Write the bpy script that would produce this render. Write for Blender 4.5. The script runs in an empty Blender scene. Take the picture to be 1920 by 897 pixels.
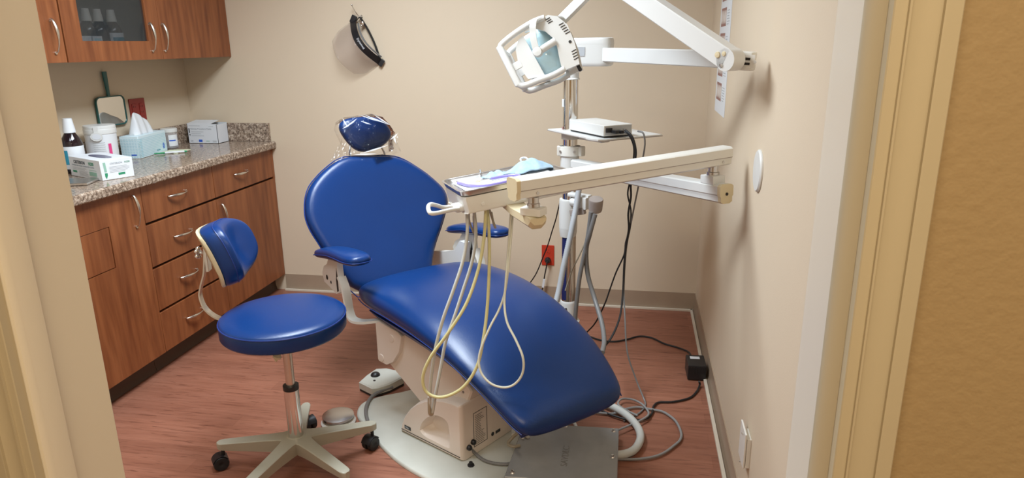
import bpy, bmesh, math, random
from mathutils import Vector, Matrix
random.seed(7)
D = bpy.data; SC = bpy.context.scene; COL = SC.collection
V = Vector

# ------------------------------------------------------------------ camera
cam = D.cameras.new('camera'); camo = D.objects.new('camera', cam); COL.objects.link(camo)
cam.sensor_width = 36.0; cam.lens = 24.327; cam.clip_start = 0.02
cr = V((0.98485, 0.173, -0.01179)); cu = V((-0.03588, 0.26983, 0.96224)); cf = V((-0.16965, 0.94724, -0.27195))
mw = Matrix.Identity(4)
for i in range(3):
    mw[i][0] = cr[i]; mw[i][1] = cu[i]; mw[i][2] = -cf[i]
mw[0][3], mw[1][3], mw[2][3] = 2.0784, -3.7191, 1.4427
camo.matrix_world = mw
SC.camera = camo

# ------------------------------------------------------------------ light and exposure
w = D.worlds.new('world'); SC.world = w; w.use_nodes = True
w.node_tree.nodes['Background'].inputs[0].default_value = (0.9, 0.95, 1, 1)
w.node_tree.nodes['Background'].inputs[1].default_value = 0.05
SC.view_settings.view_transform = 'Standard'; SC.view_settings.look = 'None'
SC.view_settings.gamma = 1.0; SC.view_settings.use_curve_mapping = False
SC.view_settings.exposure = 0.0
def area(name, loc, sx, sy, power, col, spread=180, rot=(0, 0, 0)):
    l = D.lights.new(name, 'AREA'); l.shape = 'RECTANGLE'; l.size = sx; l.size_y = sy
    l.energy = power; l.color = col; l.spread = math.radians(spread)
    o = D.objects.new(name, l); o.location = loc; o.rotation_euler = rot; COL.objects.link(o); return o
area('troffer_lamp', (1.02, -1.48, 2.405), 0.56, 1.16, 60, (0.80, 0.905, 1.0), 156)
area('door_troffer_lamp', (0.62, -2.46, 2.405), 0.56, 0.56, 15, (0.80, 0.905, 1.0))
area('hall_lamp', (2.15, -4.20, 2.405), 1.5, 0.5, 37, (1.0, 0.86, 0.64))

# ------------------------------------------------------------------ materials
def mat(name, col, rough=0.5, metal=0.0, spec=0.5, bump=0.0, bscale=200.0, coat=0.0, trans=0.0, alpha=1.0):
    m = D.materials.new(name); m.use_nodes = True; nt = m.node_tree; b = nt.nodes['Principled BSDF']
    b.inputs['Base Color'].default_value = (*col, 1); b.inputs['Roughness'].default_value = rough
    b.inputs['Metallic'].default_value = metal; b.inputs['Specular IOR Level'].default_value = spec
    b.inputs['Coat Weight'].default_value = coat
    b.inputs['Transmission Weight'].default_value = trans; b.inputs['Alpha'].default_value = alpha
    if bump:
        tc = nt.nodes.new('ShaderNodeTexCoord'); n = nt.nodes.new('ShaderNodeTexNoise'); n.inputs['Scale'].default_value = bscale
        n.inputs['Detail'].default_value = 3
        bp = nt.nodes.new('ShaderNodeBump'); bp.inputs['Strength'].default_value = bump; bp.inputs['Distance'].default_value = 0.002
        nt.links.new(tc.outputs['Object'], n.inputs['Vector']); nt.links.new(n.outputs['Fac'], bp.inputs['Height'])
        nt.links.new(bp.outputs['Normal'], b.inputs['Normal'])
    return m
def ramp(nt, fac, stops):
    r = nt.nodes.new('ShaderNodeValToRGB'); el = r.color_ramp.elements
    while len(el) < len(stops): el.new(0.5)
    for e, (p, c) in zip(el, stops): e.position = p; e.color = (*c, 1)
    nt.links.new(fac, r.inputs['Fac']); return r.outputs['Color']
def noise(nt, vec, scale, detail=4, rough=0.55, dist=0.0):
    n = nt.nodes.new('ShaderNodeTexNoise'); n.inputs['Scale'].default_value = scale; n.inputs['Detail'].default_value = detail
    n.inputs['Roughness'].default_value = rough; n.inputs['Distortion'].default_value = dist
    nt.links.new(vec, n.inputs['Vector']); return n.outputs['Fac']
def mapping(nt, scale, src='Object', rot=(0, 0, 0)):
    tc = nt.nodes.new('ShaderNodeTexCoord'); mp = nt.nodes.new('ShaderNodeMapping')
    mp.inputs['Scale'].default_value = scale; mp.inputs['Rotation'].default_value = rot
    nt.links.new(tc.outputs[src], mp.inputs['Vector']); return mp.outputs['Vector']
def mix(nt, a, b, fac, mode='MIX'):
    m = nt.nodes.new('ShaderNodeMix'); m.data_type = 'RGBA'; m.blend_type = mode
    for s, v in ((m.inputs[6], a), (m.inputs[7], b), (m.inputs[0], fac)):
        if hasattr(v, 'links') or isinstance(v, bpy.types.NodeSocket): nt.links.new(v, s)
        elif isinstance(v, (int, float)): s.default_value = v
        else: s.default_value = (*v, 1)
    return m.outputs[2]
def wood(name, dark, mid, light, scale, grain, rough=0.42, bump=0.05):
    m = mat(name, mid, rough); nt = m.node_tree; b = nt.nodes['Principled BSDF']
    v = mapping(nt, scale)
    f1 = noise(nt, v, 1.6, 3, 0.5, 1.6)
    v2 = mapping(nt, grain)
    f2 = noise(nt, v2, 1.0, 5, 0.6, 0.3)
    wv = nt.nodes.new('ShaderNodeTexWave'); wv.wave_type = 'RINGS'; wv.inputs['Scale'].default_value = 1.1
    wv.inputs['Distortion'].default_value = 5.0; wv.inputs['Detail'].default_value = 2.0; nt.links.new(v, wv.inputs['Vector'])
    c1 = ramp(nt, f1, [(0.3, dark), (0.5, mid), (0.72, light)])
    c2 = ramp(nt, f2, [(0.35, dark), (0.6, light)])
    c3 = ramp(nt, wv.outputs['Fac'], [(0.0, dark), (0.35, mid), (1.0, light)])
    c = mix(nt, mix(nt, c1, c2, 0.22), c3, 0.18)
    nt.links.new(c, b.inputs['Base Color'])
    bp = nt.nodes.new('ShaderNodeBump'); bp.inputs['Strength'].default_value = bump; bp.inputs['Distance'].default_value = 0.001
    nt.links.new(f2, bp.inputs['Height']); nt.links.new(bp.outputs['Normal'], b.inputs['Normal'])
    return m
def blotchy(name, c1, c2, rough, scale=1.5, bump=0.12, bscale=260.0, spec=0.4):
    m = mat(name, c1, rough, spec=spec); nt = m.node_tree; b = nt.nodes['Principled BSDF']
    v = mapping(nt, (1, 1, 1)); f = noise(nt, v, scale, 4)
    nt.links.new(ramp(nt, f, [(0.35, c1), (0.7, c2)]), b.inputs['Base Color'])
    n = noise(nt, v, bscale, 2); bp = nt.nodes.new('ShaderNodeBump'); bp.inputs['Strength'].default_value = bump
    bp.inputs['Distance'].default_value = 0.002; nt.links.new(n, bp.inputs['Height']); nt.links.new(bp.outputs['Normal'], b.inputs['Normal'])
    return m
M = {}
M['wall'] = blotchy('wall_paint', (0.65, 0.535, 0.395), (0.662, 0.546, 0.405), 0.62)
M['wall_orange'] = blotchy('hall_paint', (0.40, 0.280, 0.136), (0.42, 0.294, 0.143), 0.7, 2.0, 0.5, 90.0)
M['ceiling'] = mat('ceiling_tile', (0.86, 0.86, 0.84), 0.9)
M['trim'] = mat('trim_paint', (0.84, 0.76, 0.60), 0.38, bump=0.05, bscale=60)
M['trim_w'] = mat('white_jamb_paint', (0.86, 0.80, 0.68), 0.35, bump=0.04, bscale=60)
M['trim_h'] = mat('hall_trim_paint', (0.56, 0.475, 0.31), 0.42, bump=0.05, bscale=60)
M['cabinet'] = wood('cherry_laminate', (0.135, 0.034, 0.010), (0.225, 0.067, 0.020), (0.32, 0.108, 0.036), (7, 7, 0.9), (90, 90, 5))
M['cab_dark'] = mat('cabinet_gap', (0.035, 0.012, 0.008), 0.7)
M['toe'] = mat('toe_kick_vinyl', (0.075, 0.045, 0.028), 0.45)
M['basevinyl'] = blotchy('cove_base_vinyl', (0.34, 0.25, 0.175), (0.38, 0.285, 0.20), 0.35, 5, 0.05)
M['quarter'] = mat('caulk_line', (0.62, 0.54, 0.43), 0.5)
M['cabin'] = mat('cabinet_inside', (0.16, 0.17, 0.17), 0.6)
M['blue'] = blotchy('blue_vinyl', (0.002, 0.028, 0.128), (0.0025, 0.031, 0.142), 0.30, 3, 0.16, 420.0, 0.42)
M['blue_seam'] = mat('blue_piping', (0.006, 0.028, 0.16), 0.4)
M['black'] = mat('black_plastic', (0.012, 0.012, 0.014), 0.42)
M['blackrub'] = mat('black_rubber', (0.010, 0.010, 0.011), 0.55)
M['dark'] = mat('dark_cavity', (0.02, 0.016, 0.014), 0.7)
M['white'] = mat('white_plastic', (0.68, 0.68, 0.655), 0.32)
M['offwhite'] = mat('offwhite_enamel', (0.74, 0.72, 0.66), 0.33)
M['cream'] = mat('aged_cream_plastic', (0.66, 0.56, 0.36), 0.4)
M['beige'] = blotchy('beige_enamel', (0.72, 0.63, 0.55), (0.75, 0.66, 0.58), 0.34, 3, 0.03)
M['plate'] = blotchy('grey_plate_enamel', (0.50, 0.50, 0.44), (0.57, 0.57, 0.51), 0.3, 6, 0.03)
M['starbase'] = mat('sage_painted_casting', (0.40, 0.38, 0.30), 0.35)
M['chrome'] = mat('chrome', (0.75, 0.74, 0.72), 0.10, 1.0)
M['satin'] = mat('satin_nickel', (0.70, 0.66, 0.60), 0.25, 1.0)
M['steel'] = mat('brushed_steel', (0.62, 0.60, 0.58), 0.28, 1.0)
M['bluefilm'] = mat('blue_protective_film', (0.02, 0.03, 0.14), 0.2, 0.3)
M['glass'] = mat('door_glass', (0.05, 0.055, 0.055), 0.03, 0, 0.6, alpha=0.42)
M['lens'] = mat('lamp_lens_glass', (0.62, 0.84, 0.90), 0.06, 0, 0.8, alpha=0.55)
M['reflector'] = mat('lamp_reflector', (0.72, 0.82, 0.80), 0.25, 0.35)
M['mirror'] = mat('mirror_glass', (0.85, 0.85, 0.82), 0.03, 1.0)
M['teal'] = mat('teal_plastic', (0.012, 0.10, 0.095), 0.3)
M['redout'] = mat('red_outlet_plastic', (0.52, 0.045, 0.02), 0.35)
M['maroon'] = mat('maroon_outlet_plastic', (0.28, 0.022, 0.018), 0.35)
M['paper'] = mat('white_paper', (0.72, 0.74, 0.76), 0.6)
M['print_grey'] = mat('grey_print', (0.33, 0.36, 0.38), 0.6)
M['print_black'] = mat('black_print', (0.03, 0.035, 0.04), 0.5)
M['print_green'] = mat('green_print', (0.03, 0.26, 0.13), 0.5)
M['print_lgreen'] = mat('light_green_print', (0.28, 0.48, 0.38), 0.5)
M['print_blue'] = mat('blue_print', (0.03, 0.11, 0.55), 0.5)
M['print_lblue'] = mat('pale_blue_print', (0.42, 0.66, 0.74), 0.5)
M['print_pink'] = mat('pink_print', (0.70, 0.06, 0.22), 0.5)
M['print_teal'] = mat('teal_print', (0.02, 0.25, 0.36), 0.5)
M['tissuebox'] = mat('tissue_carton', (0.66, 0.80, 0.85), 0.5)
M['carton'] = mat('grey_carton', (0.70, 0.72, 0.75), 0.5)
M['yellow'] = mat('pale_yellow_paper', (0.80, 0.82, 0.58), 0.6)
M['greenpen'] = mat('green_pen_plastic', (0.02, 0.30, 0.12), 0.3)
M['amber'] = mat('dark_amber_bottle', (0.018, 0.010, 0.012), 0.08)
M['jar'] = mat('clear_jar_plastic', (0.75, 0.72, 0.72), 0.08, alpha=0.35)
M['maskblue'] = blotchy('blue_mask_fabric', (0.26, 0.39, 0.50), (0.36, 0.48, 0.58), 0.8, 30, 0.3)
M['lilac'] = mat('lilac_plastic', (0.26, 0.22, 0.58), 0.3)
def film(name, amount, rough, tint=(1, 1, 1)):
    m = D.materials.new(name); m.use_nodes = True; nt = m.node_tree; nt.nodes.clear()
    o = nt.nodes.new('ShaderNodeOutputMaterial'); t = nt.nodes.new('ShaderNodeBsdfTransparent'); g_ = nt.nodes.new('ShaderNodeBsdfGlossy')
    t.inputs[0].default_value = (*tint, 1); g_.inputs['Roughness'].default_value = rough; g_.inputs[0].default_value = (1, 1, 1, 1)
    x = nt.nodes.new('ShaderNodeMixShader'); fr = nt.nodes.new('ShaderNodeFresnel'); fr.inputs[0].default_value = 1.5
    ad = nt.nodes.new('ShaderNodeMath'); ad.inputs[1].default_value = amount; nt.links.new(fr.outputs[0], ad.inputs[0])
    tc = nt.nodes.new('ShaderNodeTexCoord'); n = nt.nodes.new('ShaderNodeTexNoise'); n.inputs['Scale'].default_value = 28; n.inputs['Distortion'].default_value = 1.5
    bp = nt.nodes.new('ShaderNodeBump'); bp.inputs['Strength'].default_value = .8; bp.inputs['Distance'].default_value = .01
    nt.links.new(tc.outputs['Object'], n.inputs['Vector']); nt.links.new(n.outputs['Fac'], bp.inputs['Height']); nt.links.new(bp.outputs[0], g_.inputs['Normal'])
    nt.links.new(ad.outputs[0], x.inputs[0]); nt.links.new(t.outputs[0], x.inputs[1]); nt.links.new(g_.outputs[0], x.inputs[2]); nt.links.new(x.outputs[0], o.inputs[0]); return m
M['film'] = film('clear_plastic_film', -0.02, 0.14, (.99, .99, .99))
M['hose_grey'] = mat('grey_hose', (0.17, 0.165, 0.16), 0.45)
M['hose_rib'] = mat('ribbed_grey_hose', (0.42, 0.44, 0.46), 0.45)
M['floor_cord'] = mat('grey_floor_cord', (0.24, 0.235, 0.23), 0.45)
M['hose_pale'] = mat('pale_grey_tubing', (0.52, 0.53, 0.50), 0.3)
M['hose_tan'] = mat('tan_tubing', (0.36, 0.31, 0.23), 0.35)
M['hose_yellow'] = mat('yellowed_tubing', (0.62, 0.58, 0.30), 0.3)
M['hose_ivory'] = mat('ivory_tubing', (0.66, 0.66, 0.55), 0.3)
M['taupe'] = mat('taupe_plastic', (0.33, 0.28, 0.25), 0.4)
M['greymetal'] = blotchy('grey_painted_cover', (0.24, 0.245, 0.25), (0.28, 0.285, 0.29), 0.22, 8, 0.03)
M['shield'] = mat('clear_face_shield', (0.50, 0.40, 0.34), 0.06, 0, 0.5, alpha=0.24)
M['gum'] = mat('pink_photo', (0.30, 0.15, 0.13), 0.5)
M['tooth'] = mat('ivory_photo', (0.72, 0.66, 0.60), 0.5)
# worktop: speckled brown laminate
def granite():
    m = mat('granite_laminate', (0.3, 0.22, 0.17), 0.16, spec=0.5); nt = m.node_tree; b = nt.nodes['Principled BSDF']
    v = mapping(nt, (1, 1, 1))
    f = noise(nt, v, 78, 4, 0.75); f2 = noise(nt, v, 190, 2, 0.6); f3 = noise(nt, v, 22, 3)
    c = ramp(nt, f, [(0.38, (0.018, 0.010, 0.008)), (0.45, (0.12, 0.07, 0.048)), (0.53, (0.34, 0.25, 0.18)), (0.62, (0.68, 0.57, 0.46))])
    c2 = ramp(nt, f2, [(0.40, (0.05, 0.03, 0.025)), (0.55, (0.34, 0.25, 0.19)), (0.65, (0.55, 0.47, 0.40))])
    c3 = mix(nt, c, c2, 0.25)
    c4 = mix(nt, c3, (0.45, 0.32, 0.22), 0.15)
    nt.links.new(c4, b.inputs['Base Color']); return m
M['granite'] = granite()
def floor_mat():
    m = mat('wood_look_vinyl', (0.25, 0.09, 0.05), 0.42, spec=0.35); nt = m.node_tree; b = nt.nodes['Principled BSDF']
    v = mapping(nt, (1.3, 13, 1)); f = noise(nt, v, 2.2, 6, 0.62, 0.6)
    v2 = mapping(nt, (4.5, 70, 1)); f2 = noise(nt, v2, 1.2, 4, 0.6)
    br = nt.nodes.new('ShaderNodeTexBrick'); br.offset = 0.4; br.inputs['Scale'].default_value = 1.0
    br.inputs['Brick Width'].default_value = 0.92; br.inputs['Row Height'].default_value = 0.076; br.inputs['Mortar Size'].default_value = 0.0007
    br.inputs['Color1'].default_value = (1.06, 1.06, 1.06, 1); br.inputs['Color2'].default_value = (0.9, 0.88, 0.88, 1); br.inputs['Mortar'].default_value = (0.78, 0.75, 0.75, 1)
    tc = nt.nodes.new('ShaderNodeTexCoord'); nt.links.new(tc.outputs['Object'], br.inputs['Vector'])
    c = ramp(nt, f, [(0.30, (0.205, 0.076, 0.044)), (0.5, (0.275, 0.110, 0.066)), (0.72, (0.335, 0.145, 0.092))])
    c2 = ramp(nt, f2, [(0.33, (0.10, 0.030, 0.02)), (0.45, (0.28, 0.112, 0.068)), (0.7, (0.32, 0.135, 0.088))])
    cc = mix(nt, c, c2, 0.38); cc = mix(nt, cc, br.outputs['Color'], 1.0, 'MULTIPLY')
    v3 = mapping(nt, (10, 90, 1)); f3 = noise(nt, v3, 1.0, 2, 0.5, 0.4)
    fl = ramp(nt, f3, [(0.0, (0.45, 0.40, 0.38)), (0.31, (0.55, 0.5, 0.48)), (0.37, (1, 1, 1)), (1.0, (1, 1, 1))])
    cc = mix(nt, cc, fl, 0.8, 'MULTIPLY')
    nt.links.new(cc, b.inputs['Base Color']); return m
M['floor'] = floor_mat()

# ------------------------------------------------------------------ geometry helpers
I3 = Matrix.Identity(3)
def frame(x, z=V((0, 0, 1))):
    x = V(x).normalized(); z = V(z); y = z.cross(x).normalized(); z = x.cross(y).normalized()
    return Matrix((x, y, z)).transposed()
def rz(deg): return Matrix.Rotation(math.radians(deg), 3, 'Z')
class G:
    def __init__(s): s.bm = bmesh.new()
    def box(s, c, size, R=I3, bev=0.0, seg=2):
        vs = [s.bm.verts.new(V(c) + R @ V((x * size[0] / 2, y * size[1] / 2, z * size[2] / 2))) for x in (-1, 1) for y in (-1, 1) for z in (-1, 1)]
        F = [(0, 1, 3, 2), (4, 6, 7, 5), (0, 4, 5, 1), (2, 3, 7, 6), (0, 2, 6, 4), (1, 5, 7, 3)]
        fs = [s.bm.faces.new([vs[i] for i in f]) for f in F]
        if bev:
            es = list({e for f in fs for e in f.edges})
            bmesh.ops.bevel(s.bm, geom=es, offset=bev, segments=seg, profile=0.5, affect='EDGES')
        return s
    def span(s, a, b, bev=0.0, seg=2):
        a, b = V(a), V(b); return s.box((a + b) / 2, [abs(b[i] - a[i]) for i in range(3)], I3, bev, seg)
    def loft(s, rings, cap=True, closed=True):
        vr = [[s.bm.verts.new(V(p)) for p in r] for r in rings]; n = len(vr[0])
        for a, b in zip(vr, vr[1:]):
            for i in range(n if closed else n - 1):
                j = (i + 1) % n; s.bm.faces.new((a[i], a[j], b[j], b[i]))
        if cap:
            s.bm.faces.new(vr[0][::-1]); s.bm.faces.new(vr[-1])
        return s
    def cyl(s, p0, p1, r0, r1=None, n=24, cap=True):
        r1 = r0 if r1 is None else r1; p0, p1 = V(p0), V(p1); d = (p1 - p0).normalized()
        a = d.orthogonal().normalized(); b = d.cross(a)
        return s.loft([[p + (a * math.cos(t) + b * math.sin(t)) * r for t in [2 * math.pi * i / n for i in range(n)]] for p, r in ((p0, r0), (p1, r1))], cap)
    def lathe(s, o, axis, prof, n=32):
        axis = V(axis).normalized(); a = axis.orthogonal().normalized(); b = axis.cross(a); o = V(o)
        return s.loft([[o + axis * h + (a * math.cos(t) + b * math.sin(t)) * max(r, 1e-4) for t in [2 * math.pi * i / n for i in range(n)]] for r, h in prof])
    def prism(s, pts, d):
        d = V(d); return s.loft([[V(p) for p in pts], [V(p) + d for p in pts]])
    def sphere(s, c, r, sc=(1, 1, 1), R=I3, n=20):
        rings = []
        for k in range(1, n // 2):
            t = math.pi * k / (n // 2)
            rings.append([V(c) + R @ V((math.sin(t) * math.cos(2 * math.pi * i / n) * r * sc[0], math.sin(t) * math.sin(2 * math.pi * i / n) * r * sc[1], math.cos(t) * r * sc[2])) for i in range(n)])
        vr = [[s.bm.verts.new(p) for p in q] for q in rings]
        t0 = s.bm.verts.new(V(c) + R @ V((0, 0, r * sc[2]))); t1 = s.bm.verts.new(V(c) - R @ V((0, 0, r * sc[2])))
        for a, b in zip(vr, vr[1:]):
            for i in range(n): s.bm.faces.new((a[i], b[i], b[(i + 1) % n], a[(i + 1) % n]))
        for i in range(n):
            s.bm.faces.new((t0, vr[0][i], vr[0][(i + 1) % n])); s.bm.faces.new((t1, vr[-1][(i + 1) % n], vr[-1][i]))
        return s
    def tube(s, pts, r, n=10, sub=8, ribs=None, flat=None):
        P = smooth(pts, sub) if sub > 1 else [V(p) for p in pts]
        rings = []; a = None
        for i, p in enumerate(P):
            d = (P[min(i + 1, len(P) - 1)] - P[max(i - 1, 0)]).normalized()
            if a is None: a = d.orthogonal().normalized()
            a = (a - d * a.dot(d)).normalized(); b = d.cross(a)
            rr = r(i / (len(P) - 1)) if callable(r) else r
            if ribs: rr *= (1.0 if i % 2 else 1 - ribs)
            rings.append([p + (a * math.cos(2 * math.pi * k / n) + b * math.sin(2 * math.pi * k / n)) * rr for k in range(n)])
        return s.loft(rings)
    def quad(s, *p): s.bm.faces.new([s.bm.verts.new(V(q)) for q in p]); return s
def smooth(pts, sub=8):
    P = [V(p) for p in pts]; out = []
    Q = [P[0] * 2 - P[1]] + P + [P[-1] * 2 - P[-2]]
    for i in range(1, len(Q) - 2):
        p0, p1, p2, p3 = Q[i - 1:i + 3]
        for k in range(sub):
            t = k / sub
            out.append(0.5 * ((2 * p1) + (p2 - p0) * t + (2 * p0 - 5 * p1 + 4 * p2 - p3) * t * t + (3 * p1 - p0 - 3 * p2 + p3) * t ** 3))
    out.append(P[-1]); return out
def evenly(pts, step):
    P = smooth(pts, 12); out = [P[0]]; acc = 0
    for a, b in zip(P, P[1:]):
        d = (b - a).length
        while acc + d >= step:
            a = a + (b - a).normalized() * (step - acc); d = (b - a).length; out.append(a.copy()); acc = 0
        acc += d
    return out
def obj(name, g, m, parent=None, ang=38, subsurf=0, kind=None, weld=False):
    bm = g.bm
    bmesh.ops.recalc_face_normals(bm, faces=bm.faces[:])
    for f in bm.faces: f.smooth = True
    for e in bm.edges:
        if len(e.link_faces) == 2 and e.calc_face_angle(0) > math.radians(ang): e.smooth = False
    off = V((0, 0, 0))
    if parent is not None:
        p = parent
        while p is not None: off += p.location; p = p.parent
    org = V((0, 0, 0))
    if parent is None and kind is None and len(bm.verts):
        lo = V([min(v.co[i] for v in bm.verts) for i in range(3)]); hi = V([max(v.co[i] for v in bm.verts) for i in range(3)])
        org = V(((lo.x + hi.x) / 2, (lo.y + hi.y) / 2, lo.z))
    for v in bm.verts: v.co -= off + org
    me = D.meshes.new(name); bm.to_mesh(me); bm.free(); me.materials.append(M[m] if isinstance(m, str) else m)
    o = D.objects.new(name, me); COL.objects.link(o); o.location = org
    if parent is not None: o.parent = parent
    if subsurf:
        sm = o.modifiers.new('sub', 'SUBSURF'); sm.levels = subsurf; sm.render_levels = subsurf
    if not subsurf and ang <= 70:
        wn = o.modifiers.new('normals', 'WEIGHTED_NORMAL'); wn.keep_sharp = True; wn.weight = 90
    if kind: o['kind'] = kind
    return o
def tag(o, label, cat, group=None):
    o['label'] = label; o['category'] = cat
    if group: o['group'] = group
    return o
def thing(name, loc, label, cat, group=None):
    o = D.objects.new(name, None); o.location = loc; o.empty_display_size = 0.05; COL.objects.link(o); return tag(o, label, cat, group)
def struct(name, g, m): return obj(name, g, m, kind='structure')
def text(name, s, size, o, x, y, m, parent, ext=0.0002, align='LEFT', bold=0.0):
    cu_ = D.curves.new(name, 'FONT'); cu_.body = s; cu_.size = size; cu_.extrude = ext; cu_.align_x = align; cu_.offset = bold
    t = D.objects.new(name, cu_); COL.objects.link(t); bpy.context.view_layer.update()
    me = D.meshes.new_from_object(t.evaluated_get(bpy.context.evaluated_depsgraph_get()))
    D.objects.remove(t); D.curves.remove(cu_)
    x = V(x).normalized(); z = x.cross(V(y)).normalized(); y = z.cross(x)
    R = Matrix((x, y, z)).transposed(); o = V(o)
    off = V((0, 0, 0)); p = parent
    while p is not None: off += p.location; p = p.parent
    for v in me.vertices: v.co = R @ v.co + o - off
    me.materials.clear(); me.materials.append(M[m]); me.name = name
    ob = D.objects.new(name, me); COL.objects.link(ob); ob.parent = parent
    return ob
def sq(c, ax, ay, rx, ry, n=28, p=2.6):
    out = []
    for i in range(n):
        t = 2 * math.pi * i / n; ct, st = math.cos(t), math.sin(t)
        out.append(V(c) + V(ax) * (rx * math.copysign(abs(ct) ** (2 / p), ct)) + V(ay) * (ry * math.copysign(abs(st) ** (2 / p), st)))
    return out
def beam(g, A, B, prof):
    A, B = V(A), V(B); d = (B - A).normalized(); side = d.cross(V((0, 0, 1))).normalized(); up = side.cross(d)
    return g.loft([[A + side * x + up * z for x, z in prof], [B + side * x + up * z for x, z in prof]])
def lines(g, o, x, y, w, h, n, t=0.0012, jitter=0.3, lift=0.0004):
    """n thin printed lines inside a w x h block that starts at o (top left) with directions x, y(down)"""
    x = V(x).normalized(); y = V(y).normalized(); nrm = y.cross(x).normalized()
    for i in range(n):
        l = w * (1 - random.random() * jitter); yy = h * (i + 0.5) / n; p = V(o) + y * yy + nrm * lift
        g.quad(p, p + x * l, p + x * l + y * t, p + y * t)
    return g

# ================================================================== THE SETTING
XL, XR, YF = -0.495, 2.44, -2.98
H = 2.44
struct('floor', G().span((-1.2, -5.0, -0.06), (4.6, 0.12, 0)), 'floor')
struct('ceiling', G().span((-1.2, -5.0, H), (4.6, 0.12, H + 0.06)), 'ceiling')
struct('wall_back', G().span((-0.62, 0, 0), (XR + 0.12, 0.12, H)), 'wall')
struct('wall_left', G().span((XL - 0.12, -3.10, 0), (XL, 0, H)), 'wall')
struct('wall_right', G().span((XR, -2.948, 0), (XR + 0.12, 0, H)), 'wall')
struct('wall_front', G().span((XL, -3.098, 0), (1.37, YF, H)).span((1.37, -3.098, 2.12), (2.29, YF, H)).span((2.29, -3.098, 0), (XR + 0.12, -2.948, H)), 'wall')
struct('wall_hall_front', G().span((1.0, -3.10, 2.2), (2.6, -3.0985, H)).span((XL, -3.10, 0), (1.345, -3.0985, H)).span((2.31, -3.10, 0), (4.5, -3.0985, H)), 'wall_orange')
struct('wall_hall_side', G().span((2.57, -3.0980, 0), (4.5, -2.95, H)).span((4.5, -5.0, 0), (4.6, -2.95, H)).span((-1.2, -5.0, 0), (-1.1, -3.1, H)).span((-1.1, -3.10, 0), (XL - 0.12, -2.98, H)), 'wall_orange')
struct('wall_hall_back', G().span((-1.1, -5.0, 0), (4.5, -4.9, H)), 'wall_orange')
# cove base and white caulk line
struct('baseboard_back', G().prism([(0.0, -0.0, 0.1016), (0, -0.004, 0.1016), (0, -0.004, 0.022), (0, -0.013, 0.0), (0, 0, 0)], (XR, 0, 0)), 'basevinyl')
struct('baseboard_right', G().prism([(XR, -2.948, 0.1016), (XR - 0.004, -2.948, 0.1016), (XR - 0.004, -2.948, 0.022), (XR - 0.013, -2.948, 0.0), (XR, -2.948, 0)], (0, 2.944, 0)), 'basevinyl')
struct('trim_1', G().span((0.0, -0.026, 0.0), (XR - 0.013, -0.012, 0.012), 0.002), 'quarter')
struct('trim_2', G().span((XR - 0.026, -2.948, 0.0), (XR - 0.0125, -0.012, 0.012), 0.002), 'quarter')
# door frame: right jamb, stop, casing
XJ = 2.272
struct('trim_3', G().span((XJ, -3.100, 0), (2.29, -2.948, 2.10), 0.0015), 'trim_w')
g = G(); st = []
for x, y in ((XJ, -3.068), (XJ - 0.006, -3.0685), (XJ - 0.0095, -3.071), (XJ - 0.0112, -3.075), (XJ - 0.0114, -3.080), (XJ - 0.0105, -3.085), (XJ - 0.0080, -3.090), (XJ - 0.0050, -3.094), (XJ - 0.0020, -3.0975), (XJ, -3.0995)): st.append((x, y, 0))
struct('trim_4', g.prism(st, (0, 0, 2.10)), 'trim_h')
def casing(sgn, x0, name):
    pr = [(0, 0), (0, -.0115), (.001, -.0125), (.0100, -.0130), (.0105, -.0155), (.0122, -.0155), (.0128, -.0125), (.018, -.0105), (.025, -.0100), (.031, -.0112), (.0350, -.0130), (.0355, -.0160), (.0372, -.0165), (.048, -.0160), (.049, -.015), (.049, 0)]
    struct(name, G().prism([(x0 + sgn * a, -3.100 + b, 0) for a, b in pr], (0, 0, 2.17)), 'trim_h')
casing(1, 2.2722, 'trim_5')
# left jamb, stop, casing
XK = 1.389
struct('trim_6', G().span((1.37, -3.100, 0), (XK, YF, 2.10), 0.0015), 'trim')
st = [(XK, -3.062, 0), (XK + .005, -3.062, 0), (XK + .010, -3.066, 0), (XK + .011, -3.078, 0), (XK + .009, -3.092, 0), (XK + .004, -3.099, 0), (XK, -3.099, 0)]
struct('trim_7', G().prism(st, (0, 0, 2.10)), 'trim')
casing(-1, 1.3888, 'trim_8')
struct('trim_9', G().span((1.389, -3.100, 2.10), (2.272, -2.98, 2.12)).span((1.34, -3.114, 2.11), (2.32, -3.100, 2.17), 0.003), 'trim')

# ceiling lights
def troffer(loc, sx, sy, label):
    t = thing('ceiling_light', loc, label, 'ceiling light')
    x, y, z = loc; g = G()
    for a, b in (((-sx / 2 - .03, -sy / 2 - .03), (-sx / 2, sy / 2 + .03)), ((sx / 2, -sy / 2 - .03), (sx / 2 + .03, sy / 2 + .03)), ((-sx / 2, -sy / 2 - .03), (sx / 2, -sy / 2)), ((-sx / 2, sy / 2), (sx / 2, sy / 2 + .03))):
        g.span((x + a[0], y + a[1], z - 0.03), (x + b[0], y + b[1], z), 0.002)
    obj('frame', g, 'white', t)
    obj('diffuser', G().span((x - sx / 2, y - sy / 2, z - .02), (x + sx / 2, y + sy / 2, z - .004)), 'white', t)
troffer((1.02, -1.48, H), .6, 1.2, 'recessed fluorescent ceiling light over the dental chair')
troffer((.62, -2.46, H), .6, .6, 'recessed fluorescent ceiling light just inside the door')
troffer((2.15, -4.20, H), 1.54, .54, 'warm ceiling light in the hallway')

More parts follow.
